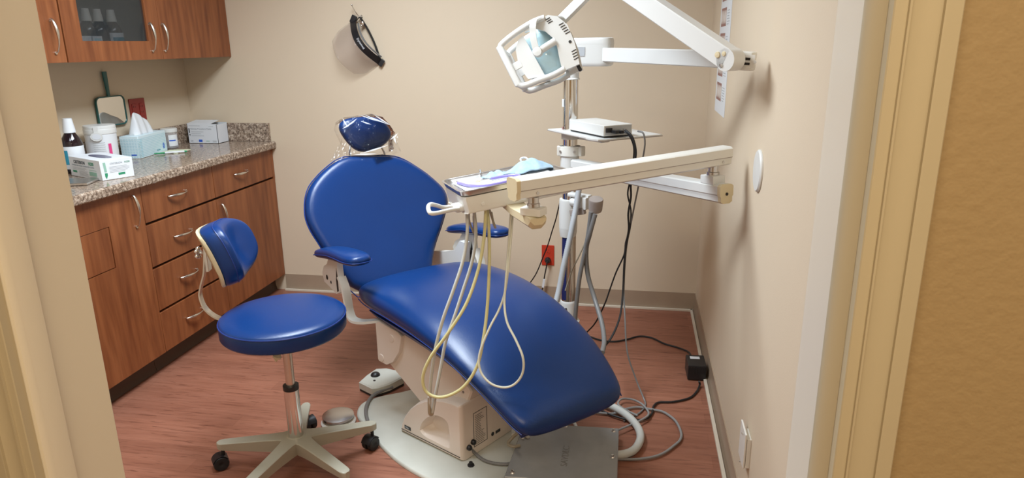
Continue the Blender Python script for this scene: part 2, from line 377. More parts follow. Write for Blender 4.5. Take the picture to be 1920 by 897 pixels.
# ================================================================== CABINETS
def pull_mesh(length, depth=0.026, vertical=True):
    """bow handle, fat at its start and thinning to its end; runs along -Z (vertical) or +Y (horizontal), stands off along +X"""
    g = G(); n = 22; pts = []
    for i in range(n + 1):
        t = i / n; s_ = math.sin(math.pi * t) ** 0.75
        off = 0.004 + depth * (0.25 + 0.75 * s_) if 0 < i < n else 0.0
        a = length * t
        pts.append(V((off, 0, -a)) if vertical else V((off, a, 0)))
    pts[0] = V((depth * 0.35, 0, 0)) ; pts.insert(0, V((0, 0, -0.006)) if vertical else V((0, 0.006, 0)))
    def rad(t): return 0.0030 + 0.0042 * max(0, math.sin(math.pi * min(1, (t + 0.08) * 1.35))) ** 1.2
    g.tube(pts, rad, 10, 2)
    g.cyl((0, 0, -length) if vertical else (0, length, 0), (0.006, 0, -length) if vertical else (0.006, length, 0), 0.006, n=12)
    return g
def add_pull(parent, p, length, vertical):
    g = pull_mesh(length, 0.024, vertical)
    for v in g.bm.verts: v.co += V(p)
    return obj('handle', g, 'satin', parent)
Y1, Y2, YE = -1.131, -0.606, -0.002
ZT = 0.872
def carcass(name, ya, yb, x0, xf, z0, z1, label, toe=True):
    t = thing(name, ((x0 + xf) / 2, (ya + yb) / 2, 0 if toe else z0), label, 'cabinet')
    g = G().span((x0, ya + .001, z0), (xf - 0.021, yb - .001, z1))
    obj('body', g, 'cab_dark', t)
    if toe:
        obj('toe_kick', G().span((x0, ya + .001, 0.0), (xf - 0.075, yb - .001, z0 - .001)).prism([(xf - .075, ya + .001, .096), (xf - .071, ya + .001, .096), (xf - .071, ya + .001, .03), (xf - .062, ya + .001, 0.0), (xf - .075, ya + .001, 0)], (0, yb - ya - .002, 0)), 'toe', t)
    return t
def front(t, kind, ya, yb, z0, z1, xf=0.0, th=0.019, m='cabinet'):
    return obj(kind, G().span((xf - th, ya + .0016, z0), (xf, yb - .0016, z1), 0.001, 1), m, t)
# left base cabinet, door with an inset hatch
t = carcass('base_cabinet', -1.75, Y1, XL + .002, 0, .1016, ZT, 'tall-doored cherry base cabinet beside the door frame, small square hatch cut into its door')
g = G(); hy0, hy1, hz0, hz1 = -1.60, -1.340, .575, .750
for a, b in (((-1.748, .1016), (hy0, ZT)), ((hy1, .1016), (Y1 - .0016, ZT)), ((hy0, .1016), (hy1, hz0)), ((hy0, hz1), (hy1, ZT))): g.span((-.019, a[0], a[1]), (0, b[0], b[1]))
dr = obj('door', g, 'cabinet', t)
obj('hatch', G().span((-.019, hy0, hz0 + .003), (-.001, hy1 - .0035, hz1 - .0025), 0.001, 1), 'cabinet', dr)
obj('hatch_gap', G().span((-.0195, hy0, hz0), (-.010, hy1, hz1)), 'cab_dark', dr)
add_pull(dr, (0, -1.190, .845), .135, True)
# drawer unit
t = carcass('base_cabinet', Y1, Y2, XL + .002, 0, .1016, ZT, 'cherry base cabinet with four drawers, between the two door cabinets')
for z0, z1, hz in ((.709, ZT, .794), (.508, .697, .604), (.3025, .496, .404), (.1016, .2905, .2)):
    d = front(t, 'drawer', Y1, Y2, z0, z1); add_pull(d, (0, -.965, hz), .13, False)
# right cabinet: drawer over door
t = carcass('base_cabinet', Y2, YE, XL + .002, 0, .1016, ZT, 'cherry base cabinet with one drawer above one door, against the back wall')
d = front(t, 'drawer', Y2, YE - .018, .709, ZT); add_pull(d, (0, -.425, .794), .13, False)
d = front(t, 'door', Y2, YE, .1016, .697); add_pull(d, (0, -.572, .668), .13, True)
obj('filler_strip', G().span((-.019, YE - .018, .697), (0, YE, ZT)), 'cabinet', t)
# worktop
t = thing('worktop', (-.23, -.9, .876), 'speckled brown granite-look worktop with a low backsplash', 'worktop')
g = G(); pr = [(XL + .001, ZT + .002), (.023, ZT + .002), (.0275, ZT + .007), (.0285, .895), (.0265, .908), (.020, .914), (XL + .001, .914)]
g.prism([(x, -1.78, z) for x, z in pr], (0, 1.778, 0)); obj('slab', g, 'granite', t)
g = G().span((XL + .001, -.0195, .9145), (.0, -.0005, 1.018), 0.002).span((XL + .001, -1.78, .9145), (XL + .0195, -.0195, 1.018), 0.002)
obj('backsplash', g, 'granite', t)

# wall cabinets
XU, ZU, ZUT = -.189, 1.390, 2.15
t = carcass('wall_cabinet', -1.80, -1.188, XL + .001, XU, ZU, ZUT, 'cherry wall cabinet with a plain door, cut off by the left door frame', toe=False)
d = front(t, 'door', -1.80, -1.188, ZU, ZUT, XU); add_pull(d, (XU, -1.243, 1.556), .128, True)
t = thing('wall_cabinet', (-.34, -.6, ZU), 'cherry wall cabinet with one glass-paned door and one plain door', 'cabinet')
g = G(); a, b = XL + .001, XU - .0205
g.span((a, -1.185, ZU), (b, -.002, ZU + .018)).span((a, -1.185, ZUT - .018), (b, -.002, ZUT)).span((a, -1.185, ZU + .018), (b, -1.167, ZUT - .018)).span((a, -.02, ZU + .018), (b, -.002, ZUT - .018)).span((a, -.60, ZU + .018), (b, -.582, ZUT - .018)).span((a, -1.167, ZU + .018), (a + .006, -.6, ZUT - .018)).span((a, -1.167, 1.76), (b - .02, -.6, 1.775))
obj('body', g, 'cabin', t)
g = G(); py0, py1, pz0, pz1 = -1.090, -.680, 1.474, 2.06
for q, r_ in (((-1.183, ZU), (py0, ZUT)), ((py1, ZU), (-.5935, ZUT)), ((py0, ZU), (py1, pz0)), ((py0, pz1), (py1, ZUT))): g.span((XU - .019, q[0], q[1]), (XU, r_[0], r_[1]))
d = obj('glass_door', g, 'cabinet', t)
obj('pane', G().span((XU - .013, py0, pz0), (XU - .009, py1, pz1)), 'glass', d); add_pull(d, (XU, -.668, 1.556), .128, True)
d = front(t, 'door', -.592, YE, ZU, ZUT, XU); add_pull(d, (XU, -.577, 1.556), .128, True)
obj('end_panel', G().span((XL + .001, YE - .0005, ZU), (XU - .02, YE + .0015, ZUT)), 'cabinet', t)

# things behind the glass
def bottle(x, y, z, s, label, m='amber', group=None, cap='paper', lab='print_teal'):
    t = thing('mouthwash_bottle', (x, y, z), label, 'bottle', group)
    obj('bottle_body', G().lathe((x, y, z), (0, 0, 1), [(.0, 0), (.036 * s, 0), (.042 * s, .006), (.043 * s, .10 * s), (.042 * s, .125 * s), (.036 * s, .145 * s), (.022 * s, .168 * s), (.018 * s, .175 * s), (.0, .176 * s)]), m, t)
    obj('cap', G().lathe((x, y, z), (0, 0, 1), [(0, .172 * s), (.024 * s, .172 * s), (.0245 * s, .178 * s), (.0175 * s, .232 * s), (0, .233 * s)]), cap, t)
    return t
zc = ZU + .018
for i, (yy, lb) in enumerate(((-.850, 'leftmost of the three mouthwash bottles behind the cabinet glass'), (-.778, 'middle mouthwash bottle behind the cabinet glass, white cap and black body'), (-.692, 'mouthwash bottle with a teal label, rightmost behind the cabinet glass'))):
    bt = bottle(-.36, yy, zc, .90, lb, 'amber', 'mouthwash bottles in the glass-front cabinet', 'offwhite')
    if i == 2:
        g = G(); n = 14
        ring = [V((-.36 + .0415 * math.cos(t_), yy + .0415 * math.sin(t_), 0)) for t_ in [(-1.35 + 2.4 * k / n) for k in range(n + 1)]]
        g.loft([[p + V((0, 0, zc + .012)) for p in ring], [p + V((0, 0, zc + .105)) for p in ring]], cap=False, closed=False)
        lb_ = obj('label', g, 'paper', bt)
        g = G(); ring = [V((-.36 + .0422 * math.cos(t_), yy + .0422 * math.sin(t_), 0)) for t_ in [(-1.0 + 2.0 * k / n) for k in range(n + 1)]]
        g.loft([[p + V((0, 0, zc + .012)) for p in ring], [p + V((0, 0, zc + .085)) for p in ring]], cap=False, closed=False)
        obj('label_band', g, 'print_teal', lb_)
for yy, xx, lb, m in ((-.930, -.27, 'small blue and white carton behind the cabinet glass, beside the bottles', 'print_lblue'), (-.995, -.27, 'small pale carton at the far left behind the cabinet glass', 'paper')):
    c_ = thing('small_carton', (xx, yy, zc), lb, 'box')
    obj('carton_body', G().span((xx - .03, yy - .028, zc), (xx + .02, yy + .028, zc + .088), .001), 'paper', c_)
    obj('print', G().quad((xx + .0205, yy - .02, zc + .012), (xx + .0205, yy + .02, zc + .012), (xx + .0205, yy + .02, zc + .078), (xx + .0205, yy - .02, zc + .078)), m, c_)

# ================================================================== THINGS ON THE WORKTOP
ZW = .9145
# glove box
A0 = V((-.085, -1.235, ZW)); ax = V((-.125, .128, 0)).normalized()        # short end direction
ax = V((.06, .135, 0)).normalized(); bx = V((-ax.y, ax.x, 0))             # ax: right face, bx: long face to the left
L, W_, Hh = .262, .135, .084
def gb(a, b, z): return A0 + ax * a + bx * b + V((0, 0, z))
t = thing('glove_box', tuple(gb(W_ / 2, L / 2, 0)), 'white and green box of nitrile gloves at the left end of the worktop', 'box')
obj('carton', G().box(gb(W_ / 2, L / 2, Hh / 2), (W_, L, Hh), Matrix((ax, bx, V((0, 0, 1)))).transposed(), .0015, 1), 'paper', t)
ring = [gb(W_ / 2, .13, Hh + .0006) + ax * (.026 * math.cos(q)) + bx * (.085 * math.sin(q)) for q in [2 * math.pi * k / 28 for k in range(28)]]
g = G(); g.bm.faces.new([g.bm.verts.new(p) for p in ring]); obj('opening', g, 'bluefilm', t)
g = G(); 
fl = [gb(W_ * .55, .02, Hh + .001), gb(W_ * .3, .2, Hh + .001), gb(W_ * .12, .21, Hh + .012), gb(W_ * .16, .03, Hh + .013)]
text('brand_lettering', 'CRITERION', .019, gb(-.0006, .222, .058), -bx, (0, 0, 1), 'print_black', t, bold=.0004)
text('brand_lettering', 'N200', .019, gb(-.0006, .095, .058), -bx, (0, 0, 1), 'print_green', t, bold=.0004)
text('product_lettering', 'POWDER FREE NITRILE EXAMINATION GLOVES', .0088, gb(-.0006, .24, .047), -bx, (0, 0, 1), 'print_grey', t)
text('end_lettering', 'CRITERION', .010, gb(.040, -.0006, .063), ax, (0, 0, 1), 'print_grey', t)
text('end_lettering', 'N200', .010, gb(.100, -.0006, .063), ax, (0, 0, 1), 'print_green', t)
obj('small_print', lines(G(), gb(-.0003, .238, .043), -bx, (0, 0, -1), .13, .012, 3, .0010), 'print_grey', t)
obj('small_print', lines(G(), gb(-.0003, .185, .030), -bx, (0, 0, -1), .08, .022, 6, .0010), 'print_grey', t)
obj('small_print', lines(G(), gb(.035, -.0003, .056), ax, (0, 0, -1), .085, .028, 5, .0010), 'print_grey', t)
g = G(); g.box(gb(-.0004, .068, .0225), (.0004, .062, .017), Matrix((ax, bx, V((0, 0, 1)))).transposed()).box(gb(-.0004, .068, .038), (.0004, .062, .002), Matrix((ax, bx, V((0, 0, 1)))).transposed()); obj('green_panel', g, 'print_lgreen', t)
g = G(); R_ = Matrix((ax, bx, V((0, 0, 1)))).transposed()
obj('green_tag', G().box(gb(-.0004, .222, .022), (.0004, .035, .009), R_), 'print_green', t)
obj('green_tag', G().box(gb(.083, -.0004, .020), (.028, .0004, .009), R_), 'print_green', t)
g.prism([gb(.014, -.0004, .030), gb(.025, -.0004, .030), gb(.025, -.0004, .020), gb(.019, -.0004, .006), gb(.014, -.0004, .016)], bx * -.0004); obj('green_arrow', g, 'print_green', t)
obj('pale_green_bar', G().prism([gb(.012, -.0003, .074), gb(.022, -.0003, .074), gb(.024, -.0003, .034), gb(.014, -.0003, .034)], bx * -.0003), 'print_lgreen', t)
# grey leaflet/case under its end
obj_ = obj('flat_case', G().box((-.19, -1.30, ZW + .006), (.20, .13, .010), rz(18), .003), 'steel'); tag(obj_, 'flat metallic case on the worktop, in front of the glove box', 'case')
# mouthwash bottle beside the glove box
bx_, by_ = -.364, -1.055
t = bottle(bx_, by_, ZW, 1.02, 'dark mouthwash bottle with a white cap and white label behind the glove box', 'amber')
g = G().lathe((bx_, by_, ZW), (0, 0, 1), [(.0445, .02), (.0447, .02), (.0447, .118), (.0445, .118)]); obj('label', g, 'paper', t)
g = G()
for k in range(6):
    a_ = -1.9 + .10 * k; p = V((bx_ + .0452 * math.cos(a_), by_ + .0452 * math.sin(a_), ZW + .04)); q = V((bx_ + .0452 * math.cos(a_ + .1), by_ + .0452 * math.sin(a_ + .1), ZW + .04)); g.quad(p, q, q + V((0, 0, .062)), p + V((0, 0, .062)))
obj('blue_mark', g, 'print_teal', t)
# second bottle sliver at the frame edge
t = bottle(-.425, -1.165, ZW, .80, 'pale bottle half hidden by the door frame, left of the dark mouthwash', 'paper')
# wipes tub
wx, wy = -.375, -.865
t = thing('wipes_tub', (wx, wy, ZW), 'round white tub of wipes with a hanging lid tag, left of the tissue box', 'tub')
obj('tub', G().lathe((wx, wy, ZW), (0, 0, 1), [(0, 0), (.060, 0), (.063, .004), (.066, .150), (.0665, .155), (0, .156)], 40), 'paper', t)
obj('lid', G().lathe((wx, wy, ZW), (0, 0, 1), [(0, .150), (.068, .150), (.0685, .154), (.0685, .170), (.067, .172), (.0675, .182), (.066, .187), (.050, .1885), (0, .1885)], 40), 'white', t)
def curved(cx, cy, r, a0, a1, z0, z1, n=12):
    g = G(); ring = [V((cx + r * math.cos(a0 + (a1 - a0) * k / n), cy + r * math.sin(a0 + (a1 - a0) * k / n), 0)) for k in range(n + 1)]
    return g.loft([[p + V((0, 0, z0)) for p in ring], [p + V((0, 0, z1)) for p in ring]], cap=False, closed=False)
obj('label_block', curved(wx, wy, .0668, -2.3, -1.5, ZW + .03, ZW + .115), 'carton', t)
obj('pink_band', curved(wx, wy, .0670, -.48, -.28, ZW + .035, ZW + .105), 'print_pink', t)
g = G()
for k in range(9):
    z_ = ZW + .035 + k * .0095
    ring = [V((wx + .0672 * math.cos(a_), wy + .0672 * math.sin(a_), z_)) for a_ in [-1.42 + .75 * q / 10 for q in range(11)]]
    g.loft([ring, [p + V((0, 0, .0012)) for p in ring]], cap=False, closed=False)
obj('small_print', g, 'print_grey', t)
dv = V((math.cos(-1.1), math.sin(-1.1), 0)); sv = V((-dv.y, dv.x, 0)); c0 = V((wx, wy, ZW + .140)) + dv * .0705
g = G(); g.loft([[c0 + sv * (.025 * math.cos(q)) + V((0, 0, .020 * math.sin(q))) + dv * k for q in [2 * math.pi * i / 24 for i in range(24)]] for k in (0, .003)]).box(c0 + V((0, 0, .03)), (.018, .003, .03), Matrix((sv, dv, V((0, 0, 1)))).transposed())
tg = obj('lid_tag', g, 'white', t)
obj('tag_window', G().loft([[c0 + dv * .0032 + sv * (.018 * math.cos(q)) + V((0, 0, .013 * math.sin(q))) + dv * k for q in [2 * math.pi * i / 24 for i in range(24)]] for k in (0, .0006)]), 'carton', tg)
# tissue box
A0 = V((-.330, -.680, ZW)); ax = V((-.035, .205, 0)).normalized(); bx = V((-ax.y, ax.x, 0)); ax_l, bx_l, Hh = .275, .092, .110
def tb(a, b, z): return A0 + ax * a + bx * b + V((0, 0, z))
R_ = Matrix((ax, bx, V((0, 0, 1)))).transposed()
t = thing('tissue_box', tuple(tb(ax_l / 2, bx_l / 2, 0)), 'pale blue striped tissue box with a tissue pulled up, beside the round wipes tub', 'tissue box')
obj('carton', G().box(tb(ax_l / 2, bx_l / 2, Hh / 2), (ax_l, bx_l, Hh), R_, .0015, 1), 'tissuebox', t)
g = G()
for k in range(12):
    z_ = .010 + k * .0078; lines(g, tb(.004, -.0003, z_), ax, (0, 0, -1), .265, .0001, 1, .0022, .0); 
    for q in range(8): lines(g, tb(-.0003, bx_l - .004 - q * .0138, z_), -bx, (0, 0, -1), .0115, .0001, 1, .0034, .25)
obj('stripes', g, 'print_lblue', t)
ring = [tb(.240, -.0006, .032) + ax * (.011 * math.cos(q)) + V((0, 0, .017 * math.sin(q))) for q in [2 * math.pi * k / 20 for k in range(20)]]
g = G(); g.bm.faces.new([g.bm.verts.new(p) for p in ring]); g.box(tb(-.0006, .03, .018), (.0006, .026, .006), R_); obj('blue_emblem', g, 'print_blue', t)
text('end_lettering', 'tissues', .014, tb(.165, -.0008, .014), ax, (0, 0, 1), 'print_teal', t)
g = G(); rows = []
# (along, low height, peak height) columns of the pulled-up sheet, folded across the box width
for k, (a_, top, ba) in enumerate(((.045, .004, .0), (.055, .060, .006), (.072, .118, -.004), (.100, .122, .010), (.128, .100, -.008), (.160, .090, .012), (.190, .078, -.004), (.212, .040, .006), (.222, .004, .0))):
    rows.append([tb(a_ + (.5 - abs(f_ - .5)) * .02 * math.sin(k * 2.0), bx_l / 2 + ba + (f_ - .5) * .055 * (1 if top > .02 else .3), Hh - .004 + top * (1 - abs(2 * f_ - 1) ** 1.6)) for f_ in (0, .17, .34, .5, .66, .83, 1)])
g.loft(rows, cap=False, closed=False)
ti = obj('tissue', g, 'paper', t, ang=80, subsurf=2)
sd = ti.modifiers.new('thick', 'SOLIDIFY'); sd.thickness = .0012
# jar with white lid
jx, jy = -.415, -.325
t = thing('plastic_jar', (jx, jy, ZW), 'small clear jar with a white lid between the tissue box and the mask box', 'jar')
obj('jar_body', G().lathe((jx, jy, ZW), (0, 0, 1), [(0, 0), (.036, 0), (.040, .005), (.040, .080), (.037, .088), (0, .089)]), 'jar', t)
obj('contents', G().lathe((jx, jy, ZW), (0, 0, 1), [(0, .002), (.035, .002), (.037, .01), (.037, .030), (0, .040)]), 'dark', t)
obj('lid', G().lathe((jx, jy, ZW), (0, 0, 1), [(0, .088), (.041, .088), (.042, .091), (.042, .106), (.040, .108), (0, .108)]), 'white', t)
obj('label', curved(jx, jy, .0406, -1.1, .15, ZW + .015, ZW + .075), 'paper', t)
obj('label_stripe', curved(jx, jy, .0409, -1.05, -.2, ZW + .042, ZW + .048), 'print_blue', t)
# mask box
A0 = V((-.440, -.128, ZW)); ax = V((1, .0, 0)).normalized(); bx = V((-ax.y, ax.x, 0)); R_ = Matrix((ax, bx, V((0, 0, 1)))).transposed()
def mb_(a, b, z): return A0 + ax * a + bx * b + V((0, 0, z))
t = thing('mask_box', tuple(mb_(.09, .05, 0)), 'open carton of earloop masks in the back corner of the worktop', 'box')
g = G(); W_, Dp, Hh = .185, .105, .110
g.box(mb_(W_ / 2, .001, Hh / 2), (W_, .002, Hh), R_).box(mb_(W_ / 2, Dp - .001, Hh / 2), (W_, .002, Hh), R_).box(mb_(.001, Dp / 2, Hh / 2), (.002, Dp, Hh), R_).box(mb_(W_ - .001, Dp / 2, Hh / 2 - .002), (.002, Dp, Hh - .004), R_).box(mb_(W_ / 2, Dp / 2, .001), (W_, Dp, .002), R_)
obj('carton', g, 'carton', t)
obj('flap', G().prism([mb_(0, 0, Hh), mb_(.15, 0, Hh), mb_(.145, .09, Hh + .012), mb_(0, .09, Hh + .012)], (0, 0, .0015)), 'carton', t)
obj('contents', G().box(mb_(W_ / 2, Dp / 2, .04), (W_ - .01, Dp - .01, .07), R_), 'dark', t)
text('product_lettering', 'Earloop Procedure Masks', .0125, mb_(.020, -.0005, .078), ax, (0, 0, 1), 'print_grey', t)
text('count_lettering', '50', .014, mb_(.014, -.0005, .008), ax, (0, 0, 1), 'print_grey', t)
for a_ in ((.022, .072, .08, .034, 3, .0018, .4), (.012, .102, .07, .004, 1, .0014, .1), (.135, .098, .03, .004, 1, .0018, .1), (.15, .018, .025, .012, 3, .0012, .1)):
    obj('small_print', lines(G(), mb_(a_[0], -.0003, a_[1]), ax, (0, 0, -1), *a_[2:]), 'print_grey', t)
obj('dark_bar', G().box(mb_(.0105, -.0004, .072), (.006, .0004, .026), R_).box(mb_(.012, -.0004, .048), (.005, .0004, .008), R_), 'print_black', t)
obj('blue_mark', G().box(mb_(.075, -.0004, .014), (.022, .0004, .014), R_), 'print_blue', t)
obj('green_mark', G().box(mb_(.120, -.0004, .013), (.020, .0004, .004), R_), 'print_lgreen', t)
# note pad and pen
obj_ = obj('note_paper', G().prism([(-.36, -.50, ZW), (-.255, -.505, ZW), (-.275, -.355, ZW), (-.37, -.40, ZW)], (0, 0, .002)), 'yellow'); tag(obj_, 'pale yellow note paper lying on the worktop in front of the jar', 'paper')
t = thing('pen', (-.30, -.52, ZW), 'white and green ballpoint pen lying on the worktop by the yellow paper', 'pen')
a_, b_ = V((-.345, -.560, ZW + .0065)), V((-.235, -.470, ZW + .0065)); dd = (b_ - a_).normalized()
obj('barrel', G().cyl(a_ + dd * .05, b_, .005, n=14), 'paper', t)
obj('tip', G().cyl(a_, a_ + dd * .05, .002, .0052, n=14), 'greenpen', t)
obj('end_cap', G().cyl(b_, b_ + dd * .012, .0052, .004, n=14), 'greenpen', t)

# hand mirror leaning on the wall
t = thing('hand_mirror', (-.475, -.645, 1.02), 'teal-handled square hand mirror hanging upside down on the wall under the cabinets', 'mirror')
xm = XL + .010
def rrect(cy, cz, hy, hz, r, n=7, x=xm):
    out = []
    for sy, sz, a0 in ((1, 1, 0), (-1, 1, 90), (-1, -1, 180), (1, -1, 270)):
        for k in range(n + 1):
            q = math.radians(a0 + 90 * k / n); out.append(V((x, cy + sy * (hy - r) + r * math.cos(q), cz + sz * (hz - r) + r * math.sin(q))))
    return out
cy, cz = -.640, 1.145
g = G(); o_ = rrect(cy, cz, .098, .072, .028); i_ = rrect(cy, cz, .0925, .0665, .024)
g.loft([o_, [p + V((.007, 0, 0)) for p in o_], [p + V((.007, 0, 0)) for p in i_], i_], cap=False)
g.loft([[p + V((-.002, 0, 0)) for p in o_], o_]); fr_ = obj('frame', g, 'teal', t)
obj('mirror_glass', G().loft([[p + V((.0005, 0, 0)) for p in i_], [p + V((.004, 0, 0)) for p in i_]]), 'mirror', t)
g = G(); g.loft([sq((xm + .003, cy - .004 - .004 * s_, cz + .068 + .122 * s_), (0, 1, 0), (1, 0, 0), .009 + .006 * s_, .005, 16, 3) for s_ in (0, .3, .6, .9, 1.0)]); obj('handle', g, 'teal', t)
# maroon double outlet on the left wall
t = thing('wall_outlet', (XL, -.44, 1.08), 'dark red two-gang outlet on the left wall, half hidden by the tissue', 'outlet')
obj('cover_plate', G().span((XL + .0005, -.500, 1.075), (XL + .006, -.384, 1.190), .0015), 'maroon', t)
for yy in (-.470, -.414):
    rc = obj('receptacle', G().span((XL + .006, yy - .016, 1.098), (XL + .0085, yy + .016, 1.165), .002), 'maroon', t)
    obj('slots', G().span((XL + .0083, yy - .007, 1.145), (XL + .009, yy - .005, 1.154)).span((XL + .0083, yy + .005, 1.145), (XL + .009, yy + .007, 1.154)).span((XL + .0083, yy - .007, 1.115), (XL + .009, yy - .005, 1.124)).span((XL + .0083, yy + .005, 1.115), (XL + .009, yy + .007, 1.124)), 'dark', rc)
# red outlet, back wall
t = thing('wall_outlet', (1.618, -.003, .23), 'bright red duplex outlet on the back wall with a black plug in its lower socket', 'outlet')
obj('cover_plate', G().span((1.583, -.006, .230), (1.653, -.0005, .347), .0015), 'redout', t)
for zz in (.262, .315):
    rc = obj('receptacle', G().lathe((1.618, -.0055, zz), (0, -1, 0), [(0, 0), (.0165, 0), (.0165, .002), (0, .0025)], 20), 'redout', t)
    obj('slots', G().span((1.611, -.0085, zz + .001), (1.613, -.0078, zz + .009)).span((1.623, -.0085, zz + .001), (1.625, -.0078, zz + .009)).cyl((1.618, -.0078, zz - .008), (1.618, -.0085, zz - .008), .0025, n=10), 'dark', rc)

# face shield on its hook
t = thing('wall_hook', (.575, -.01, 1.60), 'thin double-ball wire hook on the back wall', 'hook')
obj('hook_wire', G().tube([(.600, -.002, 1.598), (.601, -.018, 1.590), (.596, -.035, 1.600), (.583, -.042, 1.622), (.572, -.045, 1.645)], .0022, 8), 'chrome', t)
obj('ball', G().sphere((.571, -.045, 1.650), .0055), 'chrome', t)
obj('hook_wire', G().tube([(.600, -.006, 1.598), (.604, -.022, 1.575), (.608, -.036, 1.570), (.606, -.042, 1.584)], .0022, 8), 'chrome', t)
obj('wall_plate', G().lathe((.602, -.0005, 1.592), (0, -1, 0), [(0, 0), (.010, 0), (.009, .003), (0, .004)], 18), 'chrome', t)
t = thing('face_shield', (.62, -.06, 1.2), 'clear face shield with a black headband hanging from the wall hook', 'face shield')
# band runs from upper left to lower right, visor hangs down-left
pa_, pb_ = V((.556, 0, 1.575)), V((.700, 0, 1.352)); dn = (pb_ - pa_).normalized(); dperp = V((dn.z, 0, -dn.x)); dperp = dperp if dperp.z < 0 else -dperp
def arcpt(s_, down=0.0, bulge=.085): 
    p = pa_ + (pb_ - pa_) * s_; q = math.sin(math.pi * s_)
    return p + dperp * (.012 * q + down) + V((0, -.012 - bulge * q, 0))
g = G(); n = 24
out = [arcpt(k / n) for k in range(n + 1)]
rows = []
for k, p in enumerate(out):
    nrm = V((0, -1, 0)); wv = dperp * .019
    rows.append([p - wv, p + wv, p + wv + V((0, .004, 0)), p - wv + V((0, .004, 0))])
g.loft(rows); hb = obj('headband', g, 'black', t)
rows = [[p - dperp * .019 + V((.004, .010, 0)), p - dperp * .027 + V((.002, .010, 0)), p - dperp * .027 + V((.004, .018, 0)), p - dperp * .019 + V((.004, .018, 0))] for p in out[3:-2]]
obj('foam_strip', G().loft(rows), 'hose_grey', t)
g = G(); rows = []
for j in range(9):
    dwn = .018 + .135 * j / 8
    row = []
    for k in range(n + 1):
        s_ = k / n; ext = .012 * j / 8; edge = 1.0
        if j >= 6: s_ = .5 + (s_ - .5) * (1 - .07 * (j - 5) ** 1.5 * .6)
        row.append(arcpt(s_, dwn * (1 - .05 * abs(s_ - .5)), .085))
    rows.append(row)
g.loft(rows, cap=False, closed=False); vs_ = obj('visor', g, 'shield', t)
sd = vs_.modifiers.new('thick', 'SOLIDIFY'); sd.thickness = .0008
st_ = [V((.608, -.030, 1.583)), V((.640, -.022, 1.525)), V((.672, -.018, 1.450)), V((.697, -.016, 1.368)), pb_ + V((.004, -.014, .004))]
g = G(); rr_ = smooth(st_, 6); g.loft([[p + V((-.004, 0, 0)), p + V((.004, 0, .001)), p + V((.004, .012, .001)), p + V((-.004, .012, 0))] for p in rr_]); obj('strap', g, 'blackrub', t)
g = G(); rr_ = smooth([pa_ + V((0, -.014, 0)), V((.580, -.024, 1.572)), V((.596, -.030, 1.586)), V((.608, -.030, 1.583))], 6); g.loft([[p + V((-.003, 0, -.004)), p + V((.003, 0, .004)), p + V((.003, .010, .004)), p + V((-.003, .010, -.004))] for p in rr_]); obj('strap', g, 'blackrub', t)
obj('end_clip', G().box(pa_ + V((.006, -.016, .004)), (.030, .012, .042), Matrix.Rotation(math.radians(28), 3, 'Y'), .003), 'black', t)
obj('end_clip', G().box(pb_ + V((.006, -.016, -.002)), (.022, .012, .040), Matrix.Rotation(math.radians(35), 3, 'Y'), .003), 'black', t)
obj('buckle', G().sphere((.617, -.034, 1.556), .010, (1, .5, 1.3)).sphere((.612, -.034, 1.545), .006), 'chrome', t)
mid = arcpt(.48); text('band_lettering', 'Dynamed', .017, arcpt(.40) + V((.000, -.003, -.002)), (dn + V((0, -.05, 0))), -dperp, 'carton', t)

# ================================================================== THINGS ON THE RIGHT WALL
t = thing('wall_poster', (XR, -.53, 1.13), 'narrow white poster of mouth photographs on the right wall', 'poster')
xp = XR - .0015
obj('sheet', G().span((xp, -.717, 1.135), (XR - .0003, -.345, 1.86)), 'paper', t)
for k in range(6):
    z1 = 1.262 + k * .1045
    ph = obj('photo', G().span((xp - .0005, -.560, z1 - .072), (xp, -.385, z1 + .004)), 'gum', t)
    g = G()
    for q in range(5): g.lathe((xp - .0006, -.545 + q * .036, z1 - .034), (-1, 0, 0), [(0, 0), (.015, 0), (.015, .0003), (0, .0004)], 14)
    for v in g.bm.verts: v.co.z = z1 - .034 + (v.co.z - (z1 - .034)) * 1.9
    obj('teeth', g, 'tooth', ph)
    lines(g := G(), (xp - .0003, -.590, z1 - .004), (0, -1, 0), (0, 0, -1), .09, .065, 6, .0025, .3, .0003); obj('caption', g, 'print_grey', t)
g = G().lathe((XR - .0005, -1.625, 1.076), (-1, 0, 0), [(0, 0), (.062, 0), (.062, .004), (.058, .008), (0, .010)], 40)
tag(obj('wall_disc', g, 'white'), 'round white plastic cover on the right wall', 'wall plate')
t = thing('blank_plate', (XR, -1.84, .23), 'ivory blank cover plate standing off the right wall near the floor', 'wall plate')
obj('plate', G().box((XR - .016, -1.832, .298), (.006, .088, .112), rz(0), .002), 'offwhite', t)
obj('back_box', G().span((XR - .012, -1.875, .245), (XR - .0005, -1.81, .338)), 'offwhite', t)
obj('screw', G().cyl((XR - .019, -1.84, .245), (XR - .023, -1.84, .245), .003, n=10).cyl((XR - .019, -1.84, .338), (XR - .023, -1.84, .338), .003, n=10), 'steel', t)

# ================================================================== DENTAL CHAIR
O = V((1.195, -1.075, 0)); U = V((1, -1, 0)).normalized(); W = V((1, 1, 0)).normalized(); Z = V((0, 0, 1))
def lc(u_, v_, z_): return O + U * u_ + W * v_ + Z * z_
ch = thing('dental_chair', (1.36, -1.42, 0), 'reclined blue vinyl dental chair on a beige lift base', 'dental chair')
